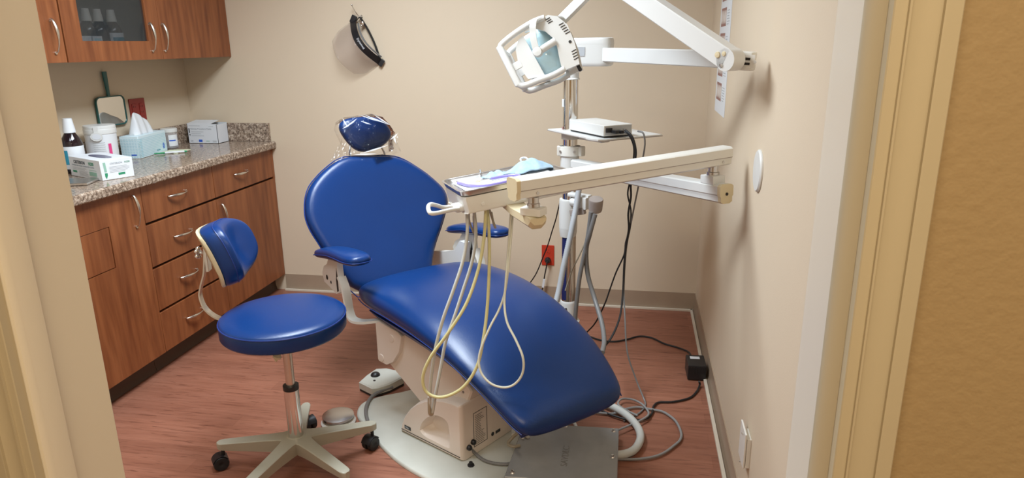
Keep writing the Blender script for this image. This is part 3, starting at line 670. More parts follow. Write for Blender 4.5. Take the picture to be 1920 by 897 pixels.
# base plate
bp = [(1.098, -1.468), (1.020, -1.385), (1.000, -1.290), (1.050, -1.225), (1.140, -1.165), (1.22, -1.100), (1.32, -1.07), (1.48, -1.12), (1.62, -1.22), (1.70, -1.36), (1.715, -1.50), (1.70, -1.64), (1.665, -1.725), (1.59, -1.765), (1.50, -1.765), (1.40, -1.735), (1.27, -1.650), (1.150, -1.535)]
pl_ = smooth([(x, y, 0) for x, y in bp + bp[:1]], 5)[:-1]
cc_ = V((1.36, -1.42, 0))
g = G().loft([[cc_ + (p - cc_) * 1.0 + Z * .001 for p in pl_], [cc_ + (p - cc_) * 1.0 + Z * .008 for p in pl_], [cc_ + (p - cc_) * .985 + Z * .013 for p in pl_], [cc_ + (p - cc_) * .975 + Z * .014 for p in pl_]])
obj('base_plate', g, 'plate', ch)
# base cover: D-shaped side profile, extruded along its own width
AB = V((.8673, -.4978, 0)); BB = V((.4978, .8673, 0)); OB = V((1.519, -1.638, 0))
def lb(a, b, z): return OB + AB * a + BB * b + Z * z
prof = [(-.335, .016), (-.328, .045), (-.308, .085), (-.272, .130), (-.230, .168), (-.180, .198), (-.130, .220), (-.080, .232), (-.030, .238), (-.005, .236), (.0, .228), (.0, .016)]
g = G(); r0 = [lb(a, 0.0, z) for a, z in prof]; cen = lb(-.15, 0, .11)
r1 = [cen + (p - cen) * .955 - BB * .0 for p in r0]
rings = [[cen + (p - cen) * .93 - BB * .002 for p in r0], [cen + (p - cen) * .975 + BB * .004 for p in r0], [p + BB * .016 for p in r0], [p + BB * .27 for p in r0]]
g.loft(rings); bc = obj('base_cover', g, 'beige', ch, ang=30)
# hand recess cut into the side
rp = [(-.212, .066), (-.200, .096), (-.172, .128), (-.138, .150), (-.104, .156), (-.078, .150), (-.068, .130), (-.066, .064), (-.078, .050), (-.140, .050), (-.190, .052)]
rs_ = [(p.x, p.z) for p in smooth([(a, 0, z) for a, z in rp + rp[:1]], 4)[:-1]]
def rec(sc, dep): return [lb(-.13 + (a + .13) * sc, dep, .10 + (z - .10) * sc + (1 - sc) * .02) for a, z in rs_]
def cut(o, g):
    bmesh.ops.recalc_face_normals(g.bm, faces=g.bm.faces[:]); me = D.meshes.new('cutter'); g.bm.to_mesh(me); g.bm.free()
    c = D.objects.new('cutter', me); COL.objects.link(c); off = V((0, 0, 0)); p = o.parent
    while p is not None: off += p.location; p = p.parent
    for v in me.vertices: v.co -= off
    c.parent = o.parent; c.matrix_parent_inverse = Matrix.Identity(4)
    bpy.context.view_layer.update()
    md = o.modifiers.new('cut', 'BOOLEAN'); md.operation = 'DIFFERENCE'; md.object = c; md.solver = 'EXACT'
    bpy.context.view_layer.update()
    nm = D.meshes.new_from_object(o.evaluated_get(bpy.context.evaluated_depsgraph_get()))
    o.modifiers.remove(md); o.data = nm; D.objects.remove(c)
    b = bmesh.new(); b.from_mesh(nm)
    for e in b.edges: e.smooth = not (len(e.link_faces) == 2 and e.calc_face_angle(0) > math.radians(32))
    for f in b.faces: f.smooth = True
    b.to_mesh(nm); b.free()
cut(bc, G().loft([rec(1.10, -.012), rec(1.08, -.001), rec(1.0, .006), rec(.94, .030), rec(.80, .044), rec(.55, .048)]))
obj('bottom_seam', G().box(lb(-.165, -.0035, .030), (.31, .001, .002), Matrix((AB, BB, Z)).transposed()), 'dark', bc)
R_ = Matrix((AB, BB, Z)).transposed()
bd = obj('maker_badge', G().box(lb(-.285, -.0028, .046), (.034, .001, .014), R_), 'print_black', bc)
text('badge_lettering', 'Vita', .012, lb(-.298, -.0038, .0425), AB, Z, 'paper', bc, .0001)
# warning label on the end face
g = G()
e0 = .070; 
def le(b, z, o=.0008): return lb(o, b, z)
g.box(le(.095, .180), (.0006, .070, .0018), R_).box(le(.095, .046), (.0006, .070, .0018), R_).box(le(.060, .113), (.0006, .0018, .135), R_).box(le(.130, .113), (.0006, .0018, .135), R_)
lines(g, le(.067, .172, .0005), BB, -Z, .054, .120, 17, .0018, .55, .0006)
obj('warning_label', g, 'print_black', bc)
g = G().lathe(le(.160, .052), AB, [(0, 0), (.008, 0), (.008, .0006), (0, .0006)], 16).box(le(.190, .050), (.0006, .026, .012), R_); obj('approval_mark', g, 'print_black', bc)
for b_, z_ in ((.030, .060), (.052, .072)):
    obj('fuse_cap', G().lathe(lb(0, b_, z_), AB, [(0, 0), (.010, 0), (.010, .008), (.008, .012), (0, .012)], 18), 'black', bc)
bb_ = lb(.035, .004, 0); obj('floor_bolt', G().lathe((bb_.x, bb_.y, .014), Z, [(0, 0), (.013, 0), (.012, .005), (.007, .006), (.007, .014), (0, .015)], 8), 'black', ch)
# lift arm: slanting box from the base cover to the shoulder
def lprism(pts, b0, b1, rr=.006):
    g = G(); r = [lb(a, 0, z) for a, z in pts]; c = sum(r, V()) / len(r)
    return g.loft([[c + (p - c) * .97 + BB * b0 for p in r], [p + BB * (b0 + rr) for p in r], [p + BB * (b1 - rr) for p in r], [c + (p - c) * .97 + BB * b1 for p in r]])
obj('lift_arm', lprism([(-.460, .270), (-.250, .135), (-.10, .12), (-.02, .20), (-.006, .236), (.010, .275), (-.06, .350), (-.200, .400), (-.330, .410), (-.44, .40)], .045, .235), 'beige', ch, ang=30)
obj('lift_arm_cover', lprism([(-.475, .262), (-.470, .255), (-.425, .252), (-.385, .275), (-.345, .330), (-.325, .398), (-.345, .412), (-.455, .428), (-.475, .415)], .028, .25), 'beige', ch, ang=30)
g = G()
for a, z in ((-.385, .375), (-.452, .276)): g.lathe(lb(a, .029, z), -BB, [(0, 0), (.016, 0), (.014, .003), (0, .0035)], 22)
obj('pivot_cap', g, 'beige', ch)
obj('cover_screw', G().lathe(lb(-.03, .043, .262), -BB, [(0, 0), (.005, 0), (.004, .002), (0, .002)], 12).lathe(lb(-.20, .043, .34), -BB, [(0, 0), (.005, 0), (.004, .002), (0, .002)], 12), 'steel', ch)
# swivel top plate and seat frame
g = G().box(lc(.20, 0, .425), (.50, .34, .018), Matrix((U, W, Z)).transposed(), .004); obj('seat_frame', g, 'offwhite', ch)
obj('seat_bracket', G().box(lc(.235, 0, .408), (.36, .24, .02), Matrix((U, W, Z)).transposed(), .003), 'taupe', ch)
# seat and leg cushion, one long upholstered piece
secs = [(-.045, .215, .505, .462), (-.030, .245, .530, .447), (.02, .272, .553, .438), (.10, .284, .572, .436), (.20, .288, .584, .440), (.30, .288, .590, .446), (.40, .286, .590, .450), (.50, .281, .582, .450), (.60, .274, .566, .446), (.70, .264, .541, .436), (.80, .252, .508, .412), (.88, .240, .476, .384), (.95, .226, .444, .350), (1.00, .213, .418, .322), (1.03, .200, .398, .308), (1.048, .18, .375, .312)]
rings = []
for u_, w_, zt, zb in secs:
    c = (zt + zb) / 2; h = (zt - zb) / 2; ring = []
    n = 40
    for i in range(n):
        q = 2 * math.pi * i / n; ct, sn = math.cos(q), math.sin(q)
        p = 2.35 if sn > 0 else 3.0
        x = w_ * math.copysign(abs(ct) ** (2 / p), ct); zz = h * math.copysign(abs(sn) ** (2 / (2.2 if sn > 0 else 3.2)), sn)
        if sn > 0: zz *= 1.12
        dish = -.012 * (1 - (x / w_) ** 2) if sn > 0 else 0
        ring.append(lc(u_, x, c + zz + dish))
    rings.append(ring)
sc_ = obj('seat_cushion', G().loft(rings), 'blue', ch, ang=180, subsurf=1)
def edge(u0, u1, v_, z_):
    pts = []
    for u_, w_, zt, zb in secs[2:-1]: pts.append(lc(u_, v_ * (w_ - .0005), zb + (zt - zb) * z_))
    return pts
for s_ in (-1, 1): obj('seam', G().tube(edge(0, 1, s_, .30), .0022, 6, 3), 'blue_seam', sc_)
obj('underside_skirt', G().loft([[lc(u_, -w_ * .93, zb + .012), lc(u_, -w_ * .84, zb - .020), lc(u_, w_ * .84, zb - .020), lc(u_, w_ * .93, zb + .012)] for u_, w_, zt, zb in secs[3:-2]]), 'blue_seam', sc_)
# backrest
p0 = lc(-.165, 0, .42); ub = V(lc(-.42, 0, .98) - p0).normalized(); nb = W.cross(ub).normalized(); nb = nb if nb.dot(U) > 0 else -nb
outl = [(-.110, .606), (-.160, .592), (-.222, .556), (-.262, .526), (-.298, .492), (-.324, .446), (-.338, .395), (-.342, .355), (-.334, .305), (-.316, .255), (-.296, .200), (-.270, .140), (-.245, .085), (-.20, -.01), (0, -.03), (.16, -.01), (.175, .06), (.205, .125), (.240, .180), (.270, .222), (.302, .272), (.328, .318), (.338, .355), (.334, .390), (.315, .424), (.268, .480), (.222, .522), (.174, .560), (.126, .584), (.06, .594), (0, .598), (-.06, .604)]
og = [V((a, b, 0)) for a, b in outl]; oc = V((0, .32, 0))
def bkring(sc, dn_): return [p0 + W * (oc.x + (p.x - oc.x) * sc) + ub * (oc.y + (p.y - oc.y) * sc) + nb * dn_ for p in og]
def bkr(off, dn_):
    out = []
    for p in og:
        d = (p - oc); l = d.length; q = oc + d * max(0, (l - off) / l); out.append(p0 + W * q.x + ub * q.y + nb * dn_)
    return out
g = G().loft([bkr(.03, -.035), bkr(.004, -.032), bkr(0, -.010), bkr(.004, .010), bkr(.016, .021), bkr(.045, .026), bkring(.6, .020), bkring(.3, .012), bkring(.05, .008)])
br_ = obj('backrest', g, 'blue', ch, ang=60, subsurf=1)
obj('piping', G().tube(bkr(-.001, -.006) + [bkr(-.001, -.006)[0]], .0028, 6, 2), 'blue_seam', br_)
obj('back_support', G().box(p0 + ub * .25 - nb * .055, (.30, .50, .04), Matrix((W, ub, nb)).transposed(), .015), 'offwhite', ch)
# headrest
hc = p0 + ub * .697 + nb * .005
def hr(sc, dn_):
    o = [(-.113, .062), (-.085, .080), (-.03, .084), (.04, .084), (.09, .068), (.122, .028), (.128, -.008), (.110, -.040), (.060, -.068), (0, -.080), (-.050, -.078), (-.080, -.050), (-.105, -.005), (-.118, .035)]
    return [hc + W * (a * sc + .008) + ub * (b * sc) + nb * dn_ for a, b in o]
obj('headrest', G().loft([hr(.70, -.030), hr(.95, -.024), hr(1.0, -.006), hr(.97, .010), hr(.86, .022), hr(.5, .029), hr(.1, .031)]), 'blue', ch, ang=180, subsurf=2)
g = G()
g.tube([hc + W * -.075 + ub * -.13 - nb * .02, hc + W * -.08 + ub * -.08 - nb * .02, hc + W * -.07 + ub * -.04 - nb * .015], .0045, 10)
g.tube([hc + W * .085 + ub * -.13 - nb * .02, hc + W * .085 + ub * -.09 - nb * .02, hc + W * .07 + ub * -.04 - nb * .015], .0045, 10)
g.box(hc + ub * -.105 - nb * .022, (.16, .022, .008), Matrix((W, ub, nb)).transposed(), .003)
obj('headrest_bracket', g, 'chrome', ch)
# armrests
for s_, nm in ((-1, 'near'), (1, 'far')):
    v0 = .315 * s_
    secs_ = [(-.255, .018, .605, .012), (-.235, .036, .612, .018), (-.17, .045, .628, .023), (-.06, .047, .653, .025), (.05, .052, .668, .025), (.13, .055, .676, .024), (.175, .047, .680, .021), (.200, .028, .681, .014)]
    g = G().loft([sq(lc(u_, v0, z_), W, Z, w_, h_, 20, 2.8) for u_, w_, z_, h_ in secs_])
    pad = obj('armrest_pad', g, 'blue', ch, ang=180, subsurf=1)
    obj('piping', G().tube([lc(u_, v0 + w_ * q, z_ - .004) for q in (1,) for u_, w_, z_, h_ in secs_] + [lc(u_, v0 - w_, z_ - .004) for u_, w_, z_, h_ in secs_[::-1]], .0018, 6, 3), 'blue_seam', pad)
    # bracket under the pad
    bo = [(-.115, .630), (-.02, .655), (-.035, .600), (-.030, .560), (-.02, .50), (-.07, .478), (-.135, .488), (-.20, .495), (-.215, .53), (-.19, .565), (-.15, .585)]
    g = G().loft([[lc(a, v0 - .012, z) for a, z in bo], [lc(a, v0 + .012, z) for a, z in bo]])
    bk_ = obj('armrest_bracket', g, 'offwhite', ch)
    g = G()
    for a, z in ((-.160, .525), (-.118, .515)): g.cyl(lc(a, v0 - .0135, z), lc(a, v0 + .0135, z), .010 if a < -.14 else .006, n=16)
    g.loft([[lc(a, v0 - .0125, z) for a, z in ((-.045, .595), (-.038, .56), (-.038, .50), (-.055, .49), (-.058, .54))], [lc(a, v0 + .0125, z) for a, z in ((-.045, .595), (-.038, .56), (-.038, .50), (-.055, .49), (-.058, .54))]])
    obj('slot', g, 'dark', bk_)
    # curved strap down to the seat frame
    pts = [lc(-.03, v0, .560), lc(.005, v0, .520), lc(.020, v0, .47), lc(.030, v0, .43), lc(.055, v0 * .99, .405), lc(.10, v0 * .92, .405), lc(.15, v0 * .75, .415), lc(.18, v0 * .60, .418)]
    P = smooth(pts, 6); g = G(); rows = []
    for i, p in enumerate(P):
        d = (P[min(i + 1, len(P) - 1)] - P[max(i - 1, 0)]).normalized(); wv = (W - d * W.dot(d))
        wv = (U * .3 + W * s_ * 1.0); wv = (wv - d * wv.dot(d)).normalized()
        up_ = d.cross(wv).normalized(); k = min(1, i / 28)
        rows.append([p + wv * .018 + up_ * .005, p - wv * .018 + up_ * .005, p - wv * .018 - up_ * .005, p + wv * .018 - up_ * .005])
    st2 = obj('armrest_strap', g.loft(rows), 'offwhite', ch, ang=50)
# far side hinge cover between back and seat
fo = [(-.47, .40), (-.45, .455), (-.30, .498), (-.20, .520), (-.12, .545), (-.07, .600), (-.03, .600), (-.04, .50), (-.05, .44), (-.30, .40)]
obj('hinge_cover', G().loft([[lc(a, .255, z) for a, z in fo], [lc(a, .285, z) for a, z in fo]]), 'white', ch)

# clear plastic sleeve over the headrest
def film_ring(sc, dn_, wav):
    o = [(-.113, .062), (-.085, .080), (-.03, .084), (.04, .084), (.09, .068), (.122, .028), (.128, -.008), (.118, -.040), (.110, -.075), (.03, -.10), (-.06, -.098), (-.100, -.070), (-.115, -.02), (-.122, .035)]
    return [hc + W * (a * sc + .008 + wav * .005 * math.sin(i * 2.3)) + ub * (b * sc + wav * .004 * math.cos(i * 1.9)) + nb * dn_ for i, (a, b) in enumerate(o)]
g = G(); g.loft([film_ring(1.0, -.036, 1), film_ring(1.07, -.012, 1), film_ring(1.05, .012, 1), film_ring(.94, .032, .5), film_ring(.5, .0395, .6), film_ring(.1, .040, 0), film_ring(.002, .040, 0)], cap=False)
# loose skirt
sk = [(-.20, -.145), (-.155, -.06), (-.11, -.075), (-.05, -.10), (.02, -.13), (.07, -.125), (.115, -.10), (.150, -.105), (.150, -.04), (.135, -.055)]
cover = obj('headrest_cover', g, 'film', None, ang=25)
tag(cover, 'crinkled clear plastic sleeve pulled over the blue headrest', 'plastic cover')
g = G()
def fq(*ps): g.bm.faces.new([g.bm.verts.new(hc + W * a + ub * b + nb * c) for a, b, c in ps])
fq((-.10, .01, .012), (-.115, -.02, .02), (-.20, -.12, .025), (-.15, -.10, .0)); fq((-.115, -.02, .02), (-.08, -.06, .03), (-.10, -.12, .030), (-.20, -.12, .025))
fq((-.08, -.06, .03), (0, -.075, .032), (.01, -.13, .036), (-.10, -.12, .030)); fq((0, -.075, .032), (.08, -.055, .030), (.10, -.115, .030), (.01, -.13, .036))
fq((.08, -.055, .030), (.135, -.02, .018), (.150, -.10, .02), (.10, -.115, .030)); fq((.12, -.035, .028), (.150, -.015, .034), (.138, -.06, .04), (.122, -.062, .03))
sk_ = obj('loose_hem', g, 'film', cover, ang=10)
g = G()
for a, b in (((-.10, .07), (-.085, .03)), ((-.085, .03), (-.03, .065)), ((-.02, .078), (.09, .035)), ((.0, .08), (.12, .02)), ((-.11, .02), (-.06, .045)), ((.05, .075), (.12, .02)), ((-.06, -.10), (.09, -.07)), ((.10, -.05), (.145, -.02)), ((-.09, -.10), (.02, -.105)), ((-.02, .05), (.03, .03)), ((.12, -.03), (.125, -.07))):
    p = hc + W * a[0] + ub * a[1] + nb * .0395; q = hc + W * b[0] + ub * b[1] + nb * .0395
    if abs(a[1]) + abs(b[1]) > .0: 
        e = (q - p).normalized().cross(nb) * .0022; g.bm.faces.new([g.bm.verts.new(x) for x in (p - e, (p + q) / 2 - e * 1.6 + nb * .001, q, (p + q) / 2 + e * 1.6 + nb * .001)])
M['crease'] = mat('plastic_crease', (.92, .95, 1.0), .15, alpha=.5)
obj('creases', g, 'crease', cover)

# ================================================================== OPERATOR STOOL
sx, sy = .947, -1.739
stl = thing('operator_stool', (sx, sy, 0), 'round blue vinyl swivel stool with a small backrest and five-leg castor base', 'stool')
R0 = .203
pr = [(0, .525), (R0 - .020, .525), (R0 - .006, .528), (R0, .536), (R0 + .001, .568), (R0 - .001, .580), (R0 - .008, .588), (R0 - .03, .594), (R0 - .08, .598), (.06, .600), (0, .600)]
seat = obj('seat', G().lathe((sx, sy, 0), Z, pr, 56), 'blue', stl, ang=50)
ring = [V((sx + (R0 + .0) * math.cos(q), sy + (R0 + .0) * math.sin(q), .578)) for q in [2 * math.pi * k / 48 for k in range(49)]]
obj('piping', G().tube(ring, .0024, 6, 1), 'blue_seam', seat)
obj('seat_plate', G().lathe((sx, sy, 0), Z, [(0, .510), (.09, .510), (.10, .525), (0, .5252)], 32), 'black', stl)
obj('upper_column', G().cyl((sx, sy, .30), (sx, sy, .512), .0155, n=28), 'satin', stl)
obj('lower_column', G().lathe((sx, sy, 0), Z, [(0, .10), (.0255, .10), (.0255, .318), (0, .318)], 32), 'chrome', stl)
obj('column_collar', G().lathe((sx, sy, 0), Z, [(0, .310), (.0262, .310), (.0265, .326), (.0165, .327), (0, .327)], 32), 'black', stl)
g = G().tube([(sx - .01, sy - .05, .52), (sx - .02, sy - .085, .512), (0.973,-1.835,0.492)], .003, 8); lv = obj('height_lever', g, 'black', stl)
obj('lever_knob', G().lathe((0.973,-1.835,0.495), V((-.30, -.2, -.9)), [(0, 0), (.005, .002), (.014, .016), (.013, .022), (.005, .027), (.004, .033), (0, .034)], 16), 'cream', lv)
angs = [-171.6, 109.5, 37.4, -29.4, -101]
hub = obj('base_hub', G().lathe((sx, sy, 0), Z, [(0, .080), (.030, .080), (.034, .095), (.036, .128), (.030, .134), (0, .134)], 30), 'starbase', stl)
for a in angs:
    d = V((math.cos(math.radians(a)), math.sin(math.radians(a)), 0)); n_ = V((-d.y, d.x, 0)); c = V((sx, sy, 0))
    rows = []
    for r_, w_, zt, zb in ((.0, .036, .132, .080), (.035, .034, .131, .076), (.055, .027, .129, .074), (.10, .0235, .124, .074), (.20, .0200, .113, .074), (.262, .0180, .106, .075), (.276, .016, .104, .076), (.284, .009, .103, .078)):
        p = c + d * r_
        rows.append([p + n_ * w_ + Z * (zt - .004), p + n_ * (w_ - .004) + Z * zt, p - n_ * (w_ - .004) + Z * zt, p - n_ * w_ + Z * (zt - .004), p - n_ * w_ * .7 + Z * zb, p + n_ * w_ * .7 + Z * zb])
    lg = obj('base_leg', G().loft(rows), 'starbase', stl, ang=45)
    p = c + d * .268; cs = rz(random.uniform(0, 360)) @ V((1, 0, 0))
    cs = V((-.3, -.95, 0)).normalized() if a < 0 and a > -120 else (V((-.35, -.93, 0)).normalized() if 0 < a < 60 else V((.8, -.6, 0)).normalized() if a > 0 else V((-.75, -.66, 0)).normalized())
    ct_ = V((-cs.y, cs.x, 0)); w0 = p + cs * .012 + Z * .027
    g = G()
    for s_ in (-1, 1): g.lathe(w0 + ct_ * (.004 * s_), ct_ * s_, [(0, 0), (.024, 0), (.0265, .003), (.0265, .014), (.024, .018), (.012, .019), (.006, .016), (0, .016)], 28)
    cst = obj('castor', g, 'blackrub', stl)
    g = G().cyl(p + Z * .045, p + Z * .082, .0065, n=12)
    hood = [w0 + cs * (-.029 * math.cos(q)) + Z * (.029 * math.sin(q)) for q in [math.pi * k / 12 for k in range(2, 12)]]
    g.loft([[q - ct_ * .021, q + ct_ * .021, w0 + (q - w0) * .86 + ct_ * .019, w0 + (q - w0) * .86 - ct_ * .019] for q in hood]); obj('castor_housing', g, 'black', cst)
# backrest of the stool: kidney pad facing the seat
pc = V((.662, -1.640, .752)); fd = V((.965, .262, 0)).normalized(); sd_ = V((-fd.y, fd.x, 0)); tl = V((0, 0, 1))
tl = (tl + fd * -.33).normalized(); fd2 = (fd - tl * fd.dot(tl)).normalized()
def padpt(a, b, c):       # a along width, b up, c toward the seat; bends forward at its ends
    ben = .24 * a * a / .16
    return pc + sd_ * (a * (1 - .25 * abs(a) / .16)) + tl * (b - .10 * ben) + fd2 * (c + ben)
def padring(sc, c, n=36):
    out = []
    for i in range(n):
        q = 2 * math.pi * i / n; ct, sn = math.cos(q), math.sin(q); p = 2.7
        out.append(padpt(.170 * sc * math.copysign(abs(ct) ** (2 / p), ct), (.108 * (1 - .10 * ct)) * sc * math.copysign(abs(sn) ** (2 / p), sn), c))
    return out
pad = obj('backrest_pad', G().loft([padring(.90, .0), padring(.99, .003), padring(1.0, .025), padring(.985, .055), padring(.92, .074), padring(.80, .083), padring(.5, .080), padring(.1, .078)]), 'blue', stl, ang=60, subsurf=1)
obj('piping', G().tube(padring(.985, .050) + [padring(.985, .050)[0]], .002, 6, 1), 'blue_seam', pad)
obj('back_shell', G().loft([padring(.92, -.010), padring(.98, -.008), padring(.985, .0015)]), 'cream', stl, ang=50)
br0 = pc - fd2 * .022
ps = [V((.80, -1.70, .522)), V((.72, -1.680, .522)), V((.655, -1.668, .528)), V((.610, -1.660, .555)), V((.592, -1.655, .600)), V((.600, -1.652, .640)), V((.617, -1.648, .690)), V((.628, -1.645, .765))]
P = smooth(ps, 6); rows = []
for i, p in enumerate(P):
    d = (P[min(i + 1, len(P) - 1)] - P[max(i - 1, 0)]).normalized(); wv = sd_; up_ = d.cross(wv).normalized()
    rows.append([p + wv * .014 + up_ * .0025, p - wv * .014 + up_ * .0025, p - wv * .014 - up_ * .0025, p + wv * .014 - up_ * .0025])
obj('back_bar', G().loft(rows), 'satin', stl, ang=50)
obj('bar_bracket', G().box(V((.632, -1.645, .735)), (.010, .036, .085), Matrix((fd, sd_, V((0, 0, 1)))).transposed(), .002), 'chrome', stl)
k0 = V((.618, -1.650, .758))
g = G().lathe(k0, -fd, [(0, 0), (.006, 0), (.006, .006), (.012, .008), (.014, .012), (.012, .018), (0, .019)], 20)
for k in range(5):
    q = 2 * math.pi * k / 5; g.sphere(k0 - fd * .014 + sd_ * (.015 * math.cos(q)) + Z * (.015 * math.sin(q)), .0085, n=12)
obj('adjusting_knob', g, 'chrome', stl)

# ================================================================== SUPPORT POST with SHELF
px_, py_ = 1.800, -.70
post = thing('support_post', (px_, py_, .0), 'chrome equipment post with white collars behind the dental chair', 'post')
obj('pole', G().cyl((px_, py_, .22), (px_, py_, 1.292), .033, n=40), 'chrome', post)
obj('pole_foot', G().lathe((px_, py_, 0), Z, [(0, .175), (.052, .175), (.054, .182), (.054, .190), (.042, .198), (.041, .205), (.039, .282), (.034, .292), (0, .292)], 36), 'white', post)
obj('foot_bracket', G().span((px_ - .03, py_ - .03, .13), (px_ + .03, py_ + .03, .176), .004).box((1.62, -.93, .14), (.62, .09, .03), frame(V((.32, .45, 0))), .004).cyl((px_, py_, 0.001), (px_, py_, .14), .022), 'taupe', post)
obj('foot_screw', G().cyl((px_ - .006, py_ - .0385, .262), (px_ - .006, py_ - .043, .262), .004, n=12).cyl((px_ - .006, py_ - .0395, .222), (px_ - .006, py_ - .044, .222), .004, n=12), 'black', post)
obj('lower_sleeve', G().lathe((px_ - .004, py_, 0), Z, [(0, .600), (.036, .600), (.0400, .625), (.0405, .640), (.0412, .641), (.0412, .765), (.039, .773), (0, .773)], 36), 'white', post)
obj('upper_sleeve', G().lathe((px_, py_, 0), Z, [(0, .860), (.041, .860), (.041, .962), (.039, .966), (0, .966)], 36), 'white', post)
g = G().lathe((px_, py_, 0), Z, [(0, .968), (.046, .968), (.047, .972), (.047, 1.006), (.046, 1.010), (0, 1.010)], 36).box((px_ + .030, py_ + .0, .989), (.075, .030, .042), rz(-35), .004).box((px_ - .03, py_ - .01, .989), (.05, .030, .042), rz(10), .004)
cl_ = obj('clamp_collar', g, 'offwhite', post)
g = G()
for q in (-140, -62): 
    d = V((math.cos(math.radians(q)), math.sin(math.radians(q)), 0)); g.cyl(V((px_, py_, .989)) + d * .045, V((px_, py_, .989)) + d * .052, .0055, n=14)
obj('clamp_screw', g, 'steel', cl_)
obj('blue_film', G().loft([[V((px_ + .0335 * math.cos(q), py_ + .0335 * math.sin(q), z)) for q in [math.radians(a) for a in range(-150, -98, 6)]] for z in (.30, .60)], cap=False, closed=False), 'bluefilm', post)
obj('sticker', G().box((px_ - .030, py_ - .017, 1.195), (.0012, .018, .032), rz(30)), 'paper', post)
obj('brown_spot', G().box((px_ - .031, py_ - .016, 1.088), (.0012, .012, .011), rz(30)).box((px_ - .031, py_ - .016, 1.068), (.0012, .012, .011), rz(30)), 'gum', post)
# shelf
sh = V((1.945, -.75, 1.078)); sd1 = V((.25, -.35, 0)).normalized(); sd2 = V((.2, .25, 0)).normalized(); sd2 = V((-sd1.y, sd1.x, 0))
R_ = Matrix((sd1, sd2, Z)).transposed()
def sp(a, b, z=0): return sh + sd1 * a + sd2 * b + Z * z
ol = [(-.205, -.155), (.11, -.155), (.135, -.165), (.165, -.170), (.205, -.155), (.215, -.13), (.205, -.02), (.20, .155), (-.205, .155)]
g = G().loft([[sp(a, b, -.004) for a, b in ol], [sp(a, b, .001) for a, b in ol]]); she = obj('shelf', g, 'white', post)
obj('shelf_edge', G().loft([[sp(a * 1.012, b * 1.015, -.007) for a, b in ol], [sp(a * 1.012, b * 1.015, -.0042) for a, b in ol]]), 'taupe', she)
obj('shelf_bracket', G().box((px_ + .09, py_ - .035, 1.052), (.20, .045, .024), frame(sh + V((0.02, -.12, -1.078)) - V((px_, py_, 0))), .003).lathe((px_, py_, 0), Z, [(0, 1.040), (.038, 1.040), (.038, 1.064), (0, 1.064)], 30), 'offwhite', post)
# suction holder bracket and cup
br1 = V((1.862, -.775, .790))
g = G().box((1.850, -.755, .800), (.11, .035, .018), frame(V((.9, -.5, 0))), .006).box((1.850, -.758, .768), (.10, .04, .040), frame(V((.9, -.5, 0))), .018, 3).box((1.872, -.790, .775), (.04, .035, .055), frame(V((.9, -.5, 0))), .006)
obj('holder_bracket', g, 'white', post)
obj('holder_hook', G().box((1.845, -.785, .735), (.075, .022, .030), frame(V((.8, -.45, .25))), .004), 'taupe', post)
t = thing('suction_manifold', (1.926,-0.860,0.777), 'round taupe suction holder with hanging grey hoses beside the chrome post', 'suction holder')
cb = V((1.926,-0.860,0.786)); dr_ = V((.05, -.25, .9)).normalized()
obj('cup', G().lathe(cb, dr_, [(0, -.030), (.026, -.030), (.029, -.024), (.031, .022), (.029, .027), (0, .028)], 30), 'taupe', t)
obj('suction_hose', G().tube([(1.908,-0.880,0.758),(1.898,-0.880,0.660),(1.882,-0.880,0.565),(1.865,-0.880,0.467),(1.855,-0.880,0.369),(1.849,-0.880,0.288),(1.844,-0.880,0.166)], .0095, 12), 'hose_grey', t)
obj('suction_hose', G().tube([(1.927,-0.900,0.754),(1.906,-0.900,0.666),(1.891,-0.880,0.589),(1.899,-0.870,0.478),(1.932,-0.900,0.380),(1.969,-1.000,0.312),(1.985,-1.100,0.273),(1.982,-1.200,0.267)], .0100, 12), 'hose_grey', t)
obj('thin_tube', G().tube([(1.915,-0.840,0.720),(1.885,-0.840,0.620),(1.856,-0.840,0.546),(1.829,-0.840,0.484),(1.800,-0.840,0.388)], .0030, 8), 'hose_tan', t)
obj('hose_end', G().cyl(cb - dr_ * .025 + V((-.012, 0, 0)), cb - dr_ * .055 + V((-.014, 0, 0)), .0105), 'black', t)

# ================================================================== WHITE CONTROL BOX on the shelf
bo_ = sp(.02, -.02, .0075); t = thing('control_box', tuple(bo_), 'white flat electronics box on the post shelf with black cables', 'electronics box')
bw, bd_, bh = .27, .135, .042
c_ = sp(.050, -.050, .0085 + bh / 2)
R_ = Matrix((sd1, sd2, Z)).transposed()
obj('case', G().box(c_, (bw, bd_, bh), R_, .0015, 1), 'white', t)
obj('end_plate', G().box(c_ + sd1 * (bw / 2 + .0003), (.001, bd_ - .012, bh - .008), R_), 'hose_rib', t)
obj('foot_strip', G().box(c_ - Z * (bh / 2 + .003), (bw - .01, bd_ - .01, .006), R_), 'black', t)
g = G()
for k in range(1): g.box(c_ + sd1 * (bw / 2 + .004) - sd2 * .045 + Z * .002, (.010, .026, .018), R_, .002).box(c_ + sd1 * (bw / 2 + .02) - sd2 * .028 - Z * .003, (.035, .020, .012), R_, .003).box(c_ + sd1 * (bw / 2 + .022) - sd2 * .006 - Z * .004, (.035, .018, .012), R_, .003)
obj('plug', g, 'black', t)
obj('jack', G().cyl(c_ + sd1 * (bw / 2) + sd2 * .028, c_ + sd1 * (bw / 2 + .012) + sd2 * .028, .005, n=12), 'steel', t)

